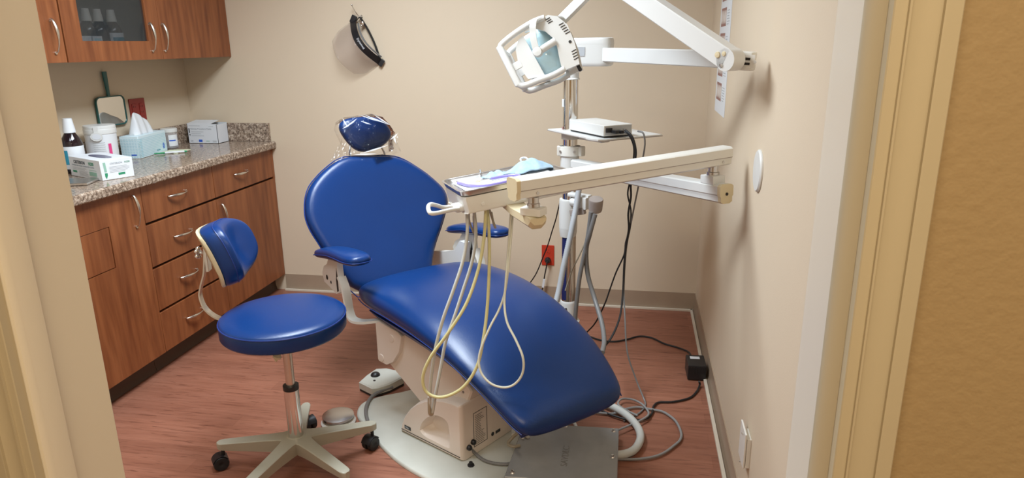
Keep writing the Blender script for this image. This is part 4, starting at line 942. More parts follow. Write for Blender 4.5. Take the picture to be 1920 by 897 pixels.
# ================================================================== CABLES
def cable(name, pts, r, m, label, cat='cable', n=8, sub=7):
    o = obj(name, G().tube(pts, r, n, sub), m); return tag(o, label, cat)
cable('power_cable', [(2.022,-0.930,1.104),(2.052,-0.950,1.094),(2.075,-0.950,1.046),(2.075,-0.930,0.979),(2.065,-0.910,0.899),(2.058,-0.900,0.841),(2.073,-0.900,0.774),(2.071,-0.890,0.692),(2.056,-0.880,0.631),(2.051,-0.880,0.576),(2.019,-0.870,0.491),(1.994,-0.860,0.406),(1.975,-0.860,0.343),(1.934,-0.800,0.228),(1.887,-0.720,0.138)], .0033, 'blackrub', 'thin black cable falling from the shelf box and curling left behind the chair')
cable('power_cable', [(2.040,-0.970,1.113),(2.069,-0.990,1.087),(2.084,-0.990,1.031),(2.078,-0.970,0.964),(2.069,-0.930,0.892),(2.071,-0.920,0.835),(2.063,-0.920,0.767),(2.067,-0.910,0.697),(2.058,-0.900,0.625),(2.053,-0.900,0.531),(2.052,-0.920,0.418),(2.043,-0.980,0.333),(2.014,-1.050,0.272),(1.973,-1.100,0.230)], .0045, 'blackrub', 'thicker black cable falling from the shelf box, twisted with the thin one')
cable('signal_cable', [(2.089,-0.930,1.104),(2.110,-0.950,1.098),(2.118,-0.950,1.057),(2.112,-0.930,0.990),(2.101,-0.920,0.891),(2.087,-0.910,0.800),(2.073,-0.890,0.703),(2.059,-0.870,0.593),(2.055,-0.860,0.421),(2.065,-0.930,0.302),(2.079,-1.000,0.186),(2.118,-1.030,0.080)] + [(2.151,-1.075,0.020),(2.160,-1.115,0.006),(2.136,-1.183,0.006),(2.076,-1.255,0.006)], .0036, 'hose_grey', 'grey cable falling from the shelf box to the floor beside the chair foot')
cable('black_cable', [(2.370,-0.698,0.045),(2.364,-0.598,0.020),(2.319,-0.525,0.006),(2.259,-0.490,0.006),(2.198,-0.428,0.006),(2.137,-0.417,0.006),(2.074,-0.466,0.006),(2.012,-0.501,0.006),(1.942,-0.492,0.006),(1.872,-0.443,0.006),(1.798,-0.377,0.006)], .0045, 'blackrub', 'black cord running across the floor from the transformer toward the post')
cable('black_cable', [(2.389,-0.919,0.030),(2.393,-0.914,0.012),(2.376,-0.968,0.006),(2.341,-1.029,0.006),(2.273,-1.071,0.006),(2.217,-1.084,0.006),(2.194,-1.122,0.008),(2.185,-1.184,0.008),(2.159,-1.229,0.008),(2.097,-1.254,0.012),(2.010,-1.214,0.010),(1.975,-1.165,0.006),(1.967,-1.131,0.006)], .0045, 'blackrub', 'black cord looping on the floor from the near end of the transformer')
cable('floor_cable', [(1.903,-1.182,0.009),(1.928,-1.204,0.009),(1.980,-1.213,0.009),(2.035,-1.208,0.009),(2.079,-1.168,0.009),(2.128,-1.143,0.009),(2.179,-1.152,0.009),(2.223,-1.162,0.009),(2.251,-1.188,0.009),(2.278,-1.236,0.009),(2.292,-1.312,0.009),(2.285,-1.365,0.009),(2.257,-1.413,0.009),(2.223,-1.460,0.009),(2.181,-1.494,0.009),(2.119,-1.517,0.009),(2.044,-1.525,0.009)], .0050, 'floor_cord', 'grey cable in the widest loop on the floor, returning to the grey floor box')
cable('floor_cable', [(2.129,-1.230,0.020),(2.085,-1.195,0.020),(2.052,-1.157,0.020),(2.054,-1.121,0.020),(2.073,-1.100,0.020),(2.110,-1.104,0.020),(2.142,-1.130,0.020),(2.165,-1.174,0.020),(2.171,-1.215,0.020),(2.148,-1.255,0.020),(2.107,-1.298,0.020),(2.057,-1.348,0.020),(2.029,-1.383,0.020)], .0042, 'floor_cord', 'thin grey cable crossing over the small loop beside the chair foot')
cable('supply_hose', [(1.883,-1.073,0.022),(1.941,-1.111,0.022),(1.994,-1.152,0.022),(2.049,-1.195,0.022),(2.096,-1.251,0.022),(2.127,-1.314,0.022),(2.139,-1.376,0.022),(2.133,-1.432,0.022),(2.114,-1.480,0.022),(2.084,-1.509,0.022),(2.043,-1.522,0.022)], .0150, 'hose_pale', 'thick pale grey hose curving on the floor into the grey floor box', 'hose', 12)
cable('supply_hose', [(1.846,-1.232,0.020),(1.868,-1.282,0.020),(1.889,-1.331,0.020),(1.907,-1.391,0.020)], .0070, 'paper', 'short white tube running under the chair foot into the grey floor box', 'hose', 10)
tag(obj('umbilical_hose', G().tube(evenly([(1.851,-0.800,0.845),(1.840,-0.820,0.760),(1.829,-0.840,0.694),(1.813,-0.860,0.604),(1.795,-0.880,0.513),(1.780,-0.900,0.421),(1.763,-0.930,0.345),(1.742,-0.950,0.278)], .0042), .0138, 12, 1, ribs=.16), 'hose_rib', ang=70), 'ribbed grey hose hanging diagonally in front of the chrome post', 'hose')
cable('post_cable', [(1.752,-0.620,0.749),(1.732,-0.500,0.690),(1.706,-0.400,0.599),(1.681,-0.350,0.521),(1.654,-0.300,0.435),(1.626,-0.280,0.361),(1.589,-0.260,0.267),(1.550,-0.250,0.202),(1.512,-0.250,0.151)], .0032, 'blackrub', 'thin black cable sloping left from the post across the red outlet')
t = thing('plug_cord', (1.61, -.03, .10), 'short black cord with plug and white tag hanging from the red outlet', 'cord')
obj('plug', G().lathe((1.618, -.008, .262), (0, -1, 0), [(0, 0), (.017, 0), (.017, .012), (.010, .026), (0, .028)], 22), 'black', t)
cp = [(1.618, -.034, .262), (1.617, -.040, .250), (1.612, -.036, .22), (1.604, -.033, .18), (1.596, -.033, .13), (1.588, -.034, .08), (1.580, -.04, .03), (1.575, -.08, .006), (1.56, -.2, .006)]
obj('cord', G().tube(cp, .0035, 8), 'blackrub', t)
obj('tag', G().box((1.5975, -.0345, .130), (.013, .006, .052), Matrix.Rotation(math.radians(9), 3, 'Y'), .001), 'paper', t)
# transformer
t = thing('power_transformer', (2.388, -.800, 0), 'black power transformer block on the floor against the right wall', 'transformer')
R_ = rz(2)
obj('case', G().box((2.383, -.800, .038), (.080, .115, .070), R_, .004), 'black', t)
obj('rating_label', G().box((2.379, -.775, .0735), (.042, .024, .0008), R_), 'carton', t)
g = G()
for k in range(7): g.box((2.350 + k * .011, -.8585, .050), (.004, .002, .03), R_)
obj('ribs', g, 'blackrub', t)

# ================================================================== FLOOR THINGS
# grey floor junction box
t = thing('floor_box', (1.875, -1.55, 0), 'grey sheet-metal junction box on the floor under the chair foot', 'floor box')
cs_ = [(1.700, -1.395), (2.058, -1.380), (2.062, -1.730), (1.688, -1.745)]
g = G().loft([[(x, y, .001) for x, y in cs_], [(x, y, .044) for x, y in cs_], [(1.703, -1.398, .0475), (2.055, -1.383, .0475), (2.059, -1.727, .0475), (1.691, -1.742, .0475)]]); obj('cover', g, 'greymetal', t)
for x, y in ((1.712, -1.50), (2.040, -1.405), (2.042, -1.575), (1.712, -1.72), (1.86, -1.398)):
    obj('screw', G().lathe((x, y, .0475), Z, [(0, 0), (.008, 0), (.007, .002), (.005, .004), (.0045, .010), (0, .011)], 14), 'steel', t)
text('embossed_lettering', 'SAVDEC', .034, (1.890, -1.655, .0476), (-.02, 1, 0), (-1, -.02, 0), 'hose_grey', t, .0006)
obj('cable_inlet', G().tube([(1.668, -1.47, .036), (1.70, -1.48, .050), (1.735, -1.50, .050)], .006, 10), 'offwhite', t)
# foot control of the chair
t = thing('foot_control', (1.02, -1.17, 0), 'low beige foot switch with a black ball button beside the chair base plate', 'foot control')
fo_ = [(0.942,-1.169,0.045), (0.950,-1.107,0.045), (0.970,-1.036,0.045), (1.016,-1.024,0.045), (1.090,-1.044,0.045), (1.119,-1.092,0.045), (1.080,-1.168,0.045), (1.042,-1.207,0.045), (1.019,-1.216,0.045)]
fo_ = [V(p) for p in fo_]; fc_ = sum(fo_, V()) / len(fo_)
g = G().loft([[V((p.x, p.y, .012)) for p in fo_], [V((p.x, p.y, .040)) for p in fo_], [fc_ + (p - fc_) * .93 for p in fo_]]); obj('housing', g, 'plate', t)
obj('underside', G().loft([[V((fc_.x + (p.x - fc_.x) * .98, fc_.y + (p.y - fc_.y) * .98, z)) for p in fo_] for z in (.001, .012)]), 'dark', t)
kb = V((0.992,-1.102,0.048)); obj('ball_button', G().sphere((kb.x, kb.y, .045), .021, (1, 1, .75)), 'black', t)
kb = V((1.006,-1.151,0.046)); obj('small_button', G().lathe((kb.x, kb.y, .044), Z, [(0, 0), (.006, 0), (.005, .003), (0, .003)], 14), 'black', t)
# steel foot pedal disc
dc = V((0.994,-1.415,0.030)) + V((-.034, -.016, 0)); t = thing('foot_pedal', (dc.x, dc.y, 0), 'round polished steel foot pedal between the stool and the chair', 'foot pedal')
obj('pedal_base', G().lathe((dc.x, dc.y, 0), Z, [(0, .001), (.066, .001), (.068, .008), (.062, .018), (0, .018)], 40), 'offwhite', t)
obj('disc', G().lathe((dc.x, dc.y, 0), Z, [(0, .024), (.056, .024), (.062, .028), (.061, .036), (.045, .041), (.012, .043), (0, .043)], 48), 'steel', t)
cable('pedal_hose', [tuple(p) for p in (V((dc.x + .02, dc.y - .06, .012)), V((dc.x + .05, dc.y - .10, .010)), V((dc.x + .09, dc.y - .095, .010)), V((dc.x + .10, dc.y - .06, .010)), V((dc.x + .075, dc.y - .04, .012)), V((dc.x + .055, dc.y - .075, .014)), V((dc.x - .02, dc.y - .13, .010)))], .0045, 'offwhite', 'thin ivory hose coiled beside the steel foot pedal under the stool', 'hose')
cable('rim_hose', [(1.087,-1.152,0.022),(1.053,-1.191,0.022),(1.030,-1.250,0.022),(1.035,-1.317,0.022),(1.055,-1.379,0.022),(1.089,-1.443,0.022)], .0075, 'hose_grey', 'grey hose lying along the rim of the chair base plate', 'hose')
cable('base_hose', [(1.534,-1.599,0.055),(1.548,-1.592,0.030),(1.587,-1.621,0.022),(1.629,-1.637,0.022),(1.673,-1.637,0.022),(1.697,-1.623,0.022)], .0060, 'hose_grey', 'grey hose leaving the front of the chair base toward the floor box', 'hose')
cable('bend_hose', [(1.711,-1.539,0.100),(1.683,-1.537,0.070),(1.667,-1.553,0.052),(1.688,-1.570,0.052),(1.712,-1.560,0.052)], .0060, 'hose_tan', 'short tan hose bending out from under the chair foot', 'hose')

# ================================================================== DELIVERY UNIT
du = thing('delivery_unit', (2.365,-1.364,1.011), 'white two-beam delivery arm with an instrument head and hanging tubing', 'delivery unit')
pf = [(-.026, .024), (-.026, -.004), (-.022, -.010), (-.022, -.024), (-.012, -.030), (.012, -.030), (.022, -.024), (.022, -.010), (.026, -.004), (.026, .024), (.018, .030), (-.018, .030)]
A_ = V((1.8305, -.7375, .927)); E_ = V((2.362, -1.485, .977)); d1 = (E_ - A_).normalized()
obj('lower_arm', beam(G(), A_, E_, pf), 'white', du)
obj('end_cap', beam(G(), E_ + d1 * .0005, E_ + d1 * .014, [(x * 1.03, z * 1.03) for x, z in pf]), 'cream', du)
obj('arm_groove', beam(G(), A_ + V((0, 0, 0)), E_, [(.0262, -.002), (.0266, -.002), (.0266, -.004), (.0262, -.004)]), 'taupe', du)
obj('cap_screw', G().cyl(E_ + d1 * .014, E_ + d1 * .016, .005, n=14), 'dark', du)
KN = E_ - d1 * .055
obj('knuckle_block', G().box(KN + V((0, 0, .040)), (.062, .050, .028), frame(d1), .003), 'white', du)
obj('knuckle_pin', G().lathe(KN + V((0, 0, .052)), Z, [(0, 0), (.021, 0), (.021, .012), (.017, .014), (.0165, .034), (0, .034)], 24), 'steel', du)
B_ = V((2.372, -1.470, 1.108)); B_ = KN + V((0, 0, .112)) ; F_ = V((1.768, -1.915, 1.066))
d2 = (F_ - B_).normalized(); B_ = B_ - d2 * .055
obj('upper_arm', beam(G(), B_, F_, pf), 'offwhite', du)
obj('end_cap', beam(G(), F_ + d2 * .0005, F_ + d2 * .013, [(x * 1.04, z * 1.04) for x, z in pf]), 'cream', du)
for s_ in (.026, -.0264): obj('arm_groove', beam(G(), B_, F_, [(s_, -.002), (s_ + .0004, -.002), (s_ + .0004, -.004), (s_, -.004)]), 'taupe', du)
sdn = d2.cross(Z).normalized(); sdn = sdn if sdn.y < 0 else -sdn
obj('arm_screw', G().cyl(F_ - d2 * .055 + sdn * .022 - Z * .016, F_ - d2 * .055 + sdn * .0245 - Z * .016, .0045, n=14).cyl(B_ + d2 * .035 + sdn * .022 - Z * .016, B_ + d2 * .035 + sdn * .0245 - Z * .016, .0045, n=14), 'steel', du)
K2 = F_ - d2 * .055
obj('knuckle_pin', G().lathe(K2 - Z * .060, Z, [(0, 0), (.018, 0), (.018, .012), (.0155, .014), (.0155, .030), (0, .030)], 24), 'steel', du)
# instrument head in the tray's own frame
ya, tb_, tc_ = .508, -.036, -.117
RT = Matrix.Rotation(ya, 3, 'Z') @ Matrix.Rotation(tb_, 3, 'X') @ Matrix.Rotation(tc_, 3, 'Y')
TP = V((1.483, -1.640, 1.017))
def tp(a, b, c): return TP + RT @ V((a, -b, c))       # a: along, b: toward the viewer side, c: up
hold = K2 - Z * .072
hx = RT @ V((1, 0, 0)); 
obj('head_support', G().box(hold + Z * .002, (.062, .046, .022), frame(V((-.9, .3, 0))), .003), 'offwhite', du)
tgt = tp(.15, .10, -.075)
g = G(); dd = V((tgt.x - hold.x, tgt.y - hold.y, 0)).normalized(); sdv = V((-dd.y, dd.x, 0))
rows = []
for s_, w_, zt, zb in ((-.034, .024, -.012, -.030), (-.022, .026, -.009, -.044), (.0, .026, -.009, -.044), (.10, .028, -.009, -.040), ((tgt - hold).length, .030, .012, -.018)):
    p = hold + dd * s_; rows.append([p + sdv * w_ + Z * zt, p - sdv * w_ + Z * zt, p - sdv * w_ + Z * (zb + .012), p - sdv * w_ * .5 + Z * zb, p + sdv * w_ * .5 + Z * zb, p + sdv * w_ + Z * (zb + .012)])
obj('support_arm', g.loft(rows), 'cream', du)
ol = [(.004, .03), (.004, .225), (.012, .238), (.34, .238), (.34, .02), (.012, .02)]
g = G().loft([[tp(a, b, -.006) for a, b in ol], [tp(a, b, -.014) for a, b in ol], [tp(a + (.004 if a < .2 else 0), b, -.050) for a, b in ol], [tp(.012 + (a - .012) * .98, .13 + (b - .13) * .97, -.055) for a, b in ol]])
obj('instrument_head', g, 'offwhite', du)
obj('head_button', G().lathe(tp(.06, .2385, -.034), RT @ V((0, -1, 0)), [(0, 0), (.006, 0), (.0055, .003), (0, .0035)], 16), 'offwhite', du)
obj('handle_boss', G().box(tp(-.004, .19, -.040), (.030, .055, .022), RT, .008, 3), 'white', du)
obj('head_lettering', G().box(tp(.0025, .06, -.046), (.0006, .022, .002), RT), 'print_grey', du)
obj('grab_handle', G().tube([(1.580,-1.800,0.979),(1.560,-1.810,0.986),(1.540,-1.830,0.988),(1.529,-1.860,1.000),(1.520,-1.890,1.010),(1.519,-1.910,1.008),(1.526,-1.930,1.001),(1.535,-1.940,0.997),(1.547,-1.930,0.995),(1.560,-1.900,0.993),(1.574,-1.880,0.993),(1.590,-1.850,0.990)], .0062, 12), 'white', du)
# tubing
obj('handpiece_hose', G().tube([(1.597,-1.780,0.961),(1.600,-1.800,0.901),(1.592,-1.830,0.827),(1.568,-1.860,0.745),(1.538,-1.880,0.658),(1.509,-1.880,0.553),(1.489,-1.870,0.449),(1.479,-1.860,0.370),(1.474,-1.850,0.329)], .0052, 10), 'hose_pale', du)
obj('handpiece_hose', G().tube([(1.614,-1.760,0.960),(1.617,-1.760,0.890),(1.608,-1.780,0.812),(1.582,-1.800,0.724),(1.554,-1.820,0.635),(1.530,-1.830,0.567),(1.513,-1.840,0.481),(1.496,-1.850,0.394),(1.483,-1.850,0.330)], .0052, 10), 'hose_pale', du)
obj('hose_bend', G().tube([(1.479,-1.862,0.390),(1.475,-1.855,0.335),(1.478,-1.850,0.322),(1.483,-1.848,0.332),(1.492,-1.848,0.383)], .0056, 10), 'hose_tan', du)
obj('handpiece_hose', G().tube([(1.654,-1.780,0.972),(1.649,-1.790,0.892),(1.636,-1.820,0.801),(1.606,-1.860,0.705),(1.555,-1.890,0.621),(1.502,-1.900,0.545),(1.475,-1.900,0.481),(1.479,-1.900,0.434),(1.508,-1.900,0.414),(1.550,-1.900,0.420),(1.598,-1.890,0.450),(1.636,-1.880,0.510),(1.652,-1.860,0.580),(1.661,-1.830,0.671),(1.664,-1.800,0.787),(1.660,-1.770,0.895),(1.650,-1.740,0.966)], .0050, 10, 9), 'hose_yellow', du)
obj('handpiece_hose', G().tube([(1.723,-1.740,0.968),(1.716,-1.760,0.852),(1.714,-1.800,0.756),(1.713,-1.820,0.696),(1.726,-1.850,0.649),(1.758,-1.880,0.605),(1.781,-1.900,0.561),(1.779,-1.900,0.513),(1.757,-1.900,0.477),(1.725,-1.900,0.462),(1.686,-1.900,0.470),(1.655,-1.890,0.495),(1.644,-1.880,0.528),(1.649,-1.870,0.567),(1.673,-1.850,0.629),(1.697,-1.820,0.678),(1.712,-1.800,0.731),(1.721,-1.770,0.831),(1.725,-1.720,0.963)], .0036, 10, 9), 'hose_ivory', du)
obj('short_hose', G().tube([(1.648,-1.700,0.953),(1.655,-1.690,0.920),(1.663,-1.690,0.895),(1.653,-1.670,0.905),(1.645,-1.660,0.937)], .0036, 8), 'hose_tan', du)
obj('short_hose', G().tube([(1.592,-1.740,0.948),(1.588,-1.720,0.921),(1.595,-1.710,0.890),(1.598,-1.700,0.880),(1.597,-1.700,0.933)], .0034, 8), 'hose_tan', du)

# tray and what lies on it
t = thing('instrument_tray', tuple(tp(.17, .12, 0)), 'rectangular stainless steel tray on the delivery unit', 'tray')
def tring(i_, z):
    out = []
    for sa, sb, a0 in ((1, 1, 0), (-1, 1, 90), (-1, -1, 180), (1, -1, 270)):
        for k in range(6):
            q = math.radians(a0 + 18 * k); rr = .030 - i_ * .5
            out.append(tp(.17 + sa * (.17 - i_ - rr) + rr * math.cos(q), .12 + sb * (.12 - i_ - rr) + rr * math.sin(q), z))
    return out
g = G().loft([tring(.004, -.003), tring(.0, .010), tring(-.003, .0115), tring(-.004, .013), tring(.0, .014), tring(.004, .012), tring(.011, .0), tring(.10, .0)], cap=False)
g2 = [tring(.011, .0)]
obj('pan', g, 'steel', t, ang=60)
g = G(); g.loft([tring(.0105, -.0025), tring(.0105, .0004)]); obj('pan_floor', g, 'steel', t)
obj('rim_stud', G().cyl(tp(.13, .002, .012), tp(.13, .002, .024), .003, n=10), 'steel', t)
o_ = obj('tray_liner', G().loft([[tp(a, b, .0012 + .0006 * k) for a, b in ((.028, .030), (.312, .030), (.312, .210), (.028, .210))] for k in (0, 1)]), 'paper'); o_.location.z += .0012; tag(o_, 'white paper liner lying in the steel tray', 'paper')
# blue masks
def crumple(name, c, ra, rb, h, label, seed, m='maskblue'):
    rnd = random.Random(seed); rows = []; n, mm = 10, 8
    for i in range(n):
        row = []
        for j in range(mm):
            a = (i / (n - 1) - .5) * 2; b = (j / (mm - 1) - .5) * 2
            z = h * (1 - a * a) * (1 - b * b * .8) + .006 * math.sin(i * 2.1 + seed) * (1 - abs(b)) + rnd.uniform(-.003, .004) + (.010 if i % 2 else 0) * (1 - abs(a)) * (1 - b * b)
            row.append(tp(c[0] + ra * a + .006 * b, c[1] + rb * b * (1 - .25 * abs(a)), .0070 + max(0, z)))
        rows.append(row)
    o = obj(name, G().loft(rows, cap=False, closed=False), m, None, ang=60, subsurf=2)
    s_ = o.modifiers.new('thick', 'SOLIDIFY'); s_.thickness = .0015
    tag(o, label, 'face mask'); return o
mk = crumple('face_mask', (.275, .075), .064, .060, .028, 'crumpled blue face mask heaped at the far end of the steel tray', 3)
obj('ear_loop', G().tube([tp(.262, .03, .030), tp(.265, .022, .037), tp(.279, .024, .038), tp(.287, .04, .030)], .0028, 8), 'paper', mk)
crumple('face_mask', (.165, .07), .045, .032, .010, 'small flattened blue face mask lying mid tray left of the heaped one', 9)
t = thing('bib_clip', tuple(tp(.12, .12, .004)), 'lilac bib chain with metal clips lying in a loop on the tray', 'bib chain')
obj('cord', G().tube([tp(.035, .075, .0092), tp(.040, .10, .0092), tp(.048, .145, .0092), tp(.075, .185, .0092), (tp(.12, .205, .0092)), tp(.17, .195, .0092), tp(.205, .165, .0092), tp(.205, .135, .0092), tp(.17, .115, .0092), tp(.13, .112, .0092)], .0044, 10), 'lilac', t)
obj('clip', G().box(tp(.112, .110, .0092), (.028, .007, .005), RT, .001), 'steel', t)
obj('clip', G().box(tp(.036, .062, .0092), (.007, .026, .005), RT, .001), 'steel', t)
obj('loop_end', G().tube([tp(.098, .110, .0092), tp(.088, .104, .0092), tp(.080, .112, .0092), tp(.088, .120, .0092), tp(.098, .112, .0092)], .0016, 8), 'cream', t)

# ================================================================== DENTAL LIGHT
HB = V((1.885, -.735, 1.405))
li = thing('dental_light', (px_, py_, 1.29), 'white dental operating light on a jointed arm fixed to the post top', 'dental light')
obj('post_neck', G().lathe((px_ + .005, py_, 0), Z, [(0, 1.2925), (.034, 1.2925), (.034, 1.297), (.031, 1.300), (.031, 1.36), (0, 1.36)], 30), 'white', li)
hd = V((1, -.18, 0)).normalized(); R_ = frame(hd)
g = G().loft([sq(HB + Z * z, hd, V((-hd.y, hd.x, 0)), .092 * s_, .060 * s_, 32, 4.5) for z, s_ in ((-.056, .90), (-.050, .98), (-.040, 1.0), (.030, 1.0), (.031, .995), (.033, 1.005), (.048, .995), (.055, .96), (.0575, .90))])
obj('housing', g, 'white', li, ang=40)
hs = HB - V((-hd.y, hd.x, 0)) * .0612
obj('housing_label', G().box(hs - hd * .035 + Z * .003, (.052, .001, .036), R_), 'hose_rib', li)
EA = V((1.965, -.790, 1.390)); EB = V((2.345, -1.375, 1.388))
rp_ = [(-.018, -.027), (.018, -.027), (.021, -.024), (.021, .024), (.018, .027), (-.018, .027), (-.021, .024), (-.021, -.024)]
EA = HB + hd * .06 + V((0, -.03, -.010)); 
obj('horizontal_arm', beam(G(), EA, EB, rp_), 'white', li)
dA = (EB - EA).normalized()
EE = (2.395,-1.643,1.387)
EE = V(EE); EC = V((2.352,-1.620,1.390))
obj('elbow_block', G().box(EC + (EE - EC) * .45, ((EE - EC).length * 1.25, .040, .052), frame(EE - EC), .006), 'offwhite', li)
el_n = frame(EE - EC) @ V((0, -1, 0))
q0 = EC + (EE - EC) * .55 + el_n * .0205
fr2 = frame(EE - EC)
g = G().box(q0 + fr2 @ V((.015, 0, 0)), ((EE - EC).length * .75, .001, .036), fr2); obj('elbow_slot', g, 'offwhite', li)
obj('elbow_slot_dark', G().box(q0 + fr2 @ V((.010, -.001, 0)), ((EE - EC).length * .45, .001, .020), fr2), 'dark', li)
obj('elbow_pin', G().box(q0 + fr2 @ V((.014, -.002, .0)), ((EE - EC).length * .3, .002, .006), fr2).lathe(q0 + fr2 @ V((.035, -.002, 0)), el_n, [(0, 0), (.005, 0), (.005, .002), (0, .002)], 14), 'white', li)
AP = V((1.968,-1.300,1.654)); JA = V((2.330,-1.680,1.393))
ra_ = [(-.020, -.030), (.020, -.030), (.023, -.027), (.023, .027), (.020, .030), (-.020, .030), (-.023, .027), (-.023, -.027)]
obj('spring_arm', beam(G(), JA, AP, ra_), 'white', li)
sn = (AP - JA).normalized().cross(Z).normalized(); sn = sn if sn.y < 0 else -sn
obj('arm_joint', G().cyl(JA + sn * .023, JA - sn * .023, .0305, n=32), 'white', li)
obj('arm_joint', G().cyl(AP + sn * .025, AP - sn * .025, .034, n=32), 'white', li)
dj = (AP - JA).normalized(); ju = sn.cross(dj); ju = ju if ju.z > 0 else -ju
obj('joint_cap', G().lathe(JA + dj * .030 + sn * .023 + ju * .000, sn, [(0, 0), (.009, 0), (.008, .003), (0, .004)], 18).lathe(JA + dj * .012 + sn * .023 + ju * .012, sn, [(0, 0), (.007, 0), (.006, .002), (0, .003)], 18), 'cream', li)
obj('joint_screw', G().lathe(JA + dj * .004 + sn * .023 - ju * .018, sn, [(0, 0), (.006, 0), (.005, .003), (0, .004)], 16), 'steel', li)
YK = V((1.803,-1.220,1.508))
obj('lamp_arm', beam(G(), AP, YK, [(a * .55, b * .52) for a, b in ra_]), 'white', li)
# lamp head: local axes f = forward (light direction), a = up, c = across
f_ = (cr * -.84 - cu * .42 + cf * .20).normalized()
a_ = cr * -.45 + cu * .88; a_ = (a_ - f_ * a_.dot(f_)).normalized(); c_ = f_.cross(a_).normalized(); c_ = c_ if c_.dot(cf) < 0 else -c_
LC = V((1.758,-1.260,1.404)); 
def lp(f, a, c): return LC + f_ * f + a_ * a + c_ * c
RL = Matrix((f_, a_, c_)).transposed()
hw = .072
# rear housing
g = G().loft([[lp(f, a, c) for f, a, c in [(x, y, s_ * hw) for x, y in ((-.035, .098), (-.075, .080), (-.100, .040), (-.105, -.010), (-.095, -.070), (-.085, -.082), (-.050, -.085), (-.052, -.050), (-.066, 0), (-.060, .040), (-.045, .066), (-.020, .082))]] for s_ in (-1, 1)])
hh = obj('lamp_housing', g, 'white', li, ang=50)
g = G()
for x0, y0, n_ in ((-.068, .083, 3), (-.100, .046, 5), (-.098, -.052, 4)):
    for k in range(n_):
        g.box(lp(x0 - .0015 * k * (1 if y0 > 0 else -1), y0 - k * (.009 if n_ > 3 else .007), hw + .0026), (.017, .0030, .001), RL)
g.cyl(lp(-.100, -.020, hw + .002), lp(-.100, -.020, hw + .0035), .005, n=14)
obj('vent_slots', g, 'dark', hh)
# side plate with round pivot, side cover, grab frame
sp_ = [(.02, .100), (-.075, .094), (-.100, .074), (-.117, .035), (-.112, -.03), (-.095, -.100), (-.035, -.094), (-.042, -.060), (-.055, -.012), (-.055, .020), (-.042, .052), (-.018, .074), (.02, .082)]
for s_ in (-1, 1):
    obj('side_plate', G().loft([[lp(x, y, s_ * (hw + .002)) for x, y in sp_], [lp(x, y, s_ * (hw - .012)) for x, y in sp_]]), 'white', li)
    cv = [(.030, .078), (.052, .072), (.074, .046), (.084, .010), (.086, -.030), (.080, -.060), (.024, -.078)]
    obj('side_cover', G().loft([[lp(x, y, s_ * (hw - .004)) for x, y in cv], [lp(x, y, s_ * (hw - .012)) for x, y in cv]]), 'white', li)
    obj('pivot_arm', G().cyl(lp(-.058, .006, s_ * (hw + .002)), lp(.010, .0, s_ * (hw + .012)), .0125, n=20), 'white', li)
    obj('pivot_knob', G().lathe(lp(.010, 0, s_ * hw), c_ * s_, [(0, 0), (.0165, 0), (.0165, .022), (.014, .026), (0, .027)], 28), 'white', li)
    for pts in ([lp(-.060, .092, s_ * hw), lp(-.02, .098, s_ * hw), lp(.04, .096, s_ * hw), lp(.095, .088, s_ * hw), lp(.116, .078, s_ * hw), lp(.118, .05, s_ * hw)],
                [lp(-.045, -.090, s_ * hw), lp(0, -.090, s_ * hw), lp(.05, -.082, s_ * hw), lp(.095, -.076, s_ * hw), lp(.113, -.066, s_ * hw), lp(.115, -.04, s_ * hw)]):
        obj('grab_frame', G().tube(pts, .0105, 12, 5), 'white', li)
for s_ in (-1, 1): obj('handle_bar', G().loft([sq(lp(.118, y, s_ * hw), f_, c_, .0125 * k, .0105 * k, 16, 3) for y, k in ((.084, .7), (.080, 1), (-.062, 1), (-.067, .7))]), 'white', li)
g = G()
for y in (.074, -.058): g.cyl(lp(.118, y, -hw), lp(.118, y, hw), .009, n=16)
obj('handle_crossbar', g, 'white', li)
for s_ in (-1, 1): obj('handle_tab', G().box(lp(.096, -.002, s_ * (hw - .006)), (.040, .026, .006), RL, .002), 'white', li)
rows = []
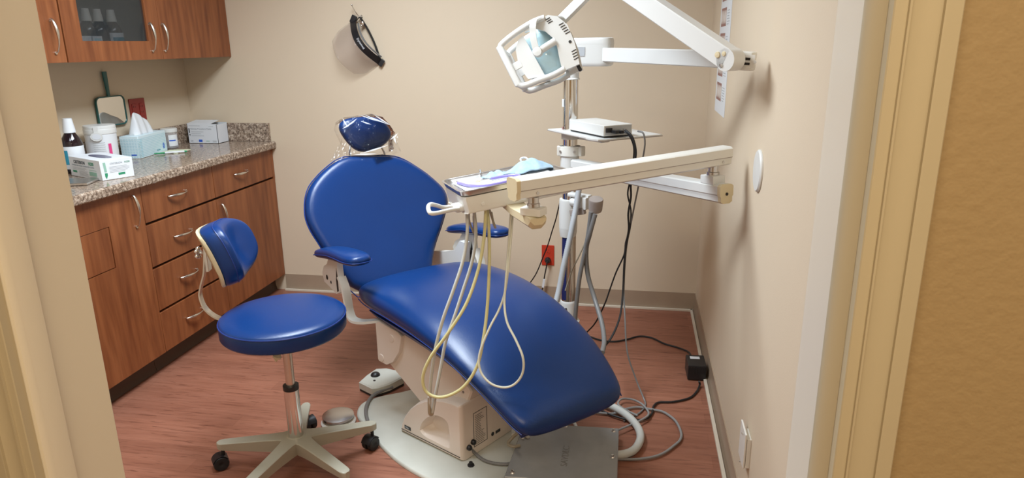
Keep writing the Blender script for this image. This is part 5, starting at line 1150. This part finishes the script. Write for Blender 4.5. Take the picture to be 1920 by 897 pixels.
for k in range(13):
    q = math.radians(-62 + 124 * k / 12); rows.append([lp(-.075 + .067 * (1 - math.cos(q)), .082 * math.sin(q), c) for c in (-hw + .014, -.03, .03, hw - .014)])
rf = obj('reflector', G().loft(rows, cap=False, closed=False), 'reflector', li, ang=180); s_ = rf.modifiers.new('t', 'SOLIDIFY'); s_.thickness = .002
for s_ in (-1, 1):
    rows = []
    for k in range(11):
        q = -1 + 2 * k / 10; rows.append([lp(x, .078 * q, s_ * (hw - .022 - .02 * q * q + z)) for x, z in ((-.052, -.012), (-.02, .004), (.01, .006), (.034, 0))])
    ls = obj('lens_shield', G().loft(rows, cap=False, closed=False), 'lens', li, ang=180); m_ = ls.modifiers.new('t', 'SOLIDIFY'); m_.thickness = .002
rows = []
for k in range(11):
    q = math.radians(-50 + 100 * k / 10); rows.append([lp(-.010 + .090 * math.cos(q), .080 * math.sin(q), c) for c in (-hw + .012, 0, hw - .012)])
fs_ = obj('front_shield', G().loft(rows, cap=False, closed=False), 'white', li, ang=180); m_ = fs_.modifiers.new('t', 'SOLIDIFY'); m_.thickness = .003
obj('bulb', G().sphere(lp(-.02, 0, 0), .012), 'offwhite', li)
# yoke
for s_ in (-1, 1):
    pts = [YK + c_ * (s_ * .006), YK + c_ * (s_ * .04) - f_ * .012 + a_ * .002, lp(-.030, .092, s_ * (hw + .015)), lp(-.004, .060, s_ * (hw + .022)), lp(.008, .020, s_ * (hw + .022)), lp(.010, 0, s_ * (hw + .020))]
    P = smooth(pts, 6); rows = []
    for i, p in enumerate(P):
        d = (P[min(i + 1, len(P) - 1)] - P[max(i - 1, 0)]).normalized(); wv = (f_ - d * f_.dot(d)).normalized(); up_ = d.cross(wv)
        rows.append([p + wv * .011 + up_ * .003, p - wv * .011 + up_ * .003, p - wv * .011 - up_ * .003, p + wv * .011 - up_ * .003])
    obj('yoke', G().loft(rows), 'white', li, ang=60)
obj('lamp_plug', G().lathe(lp(-.088, -.084, hw - .03), -a_, [(0, 0), (.009, 0), (.009, .006), (.006, .008), (.0065, .030), (.003, .034), (0, .034)], 16), 'black', li)
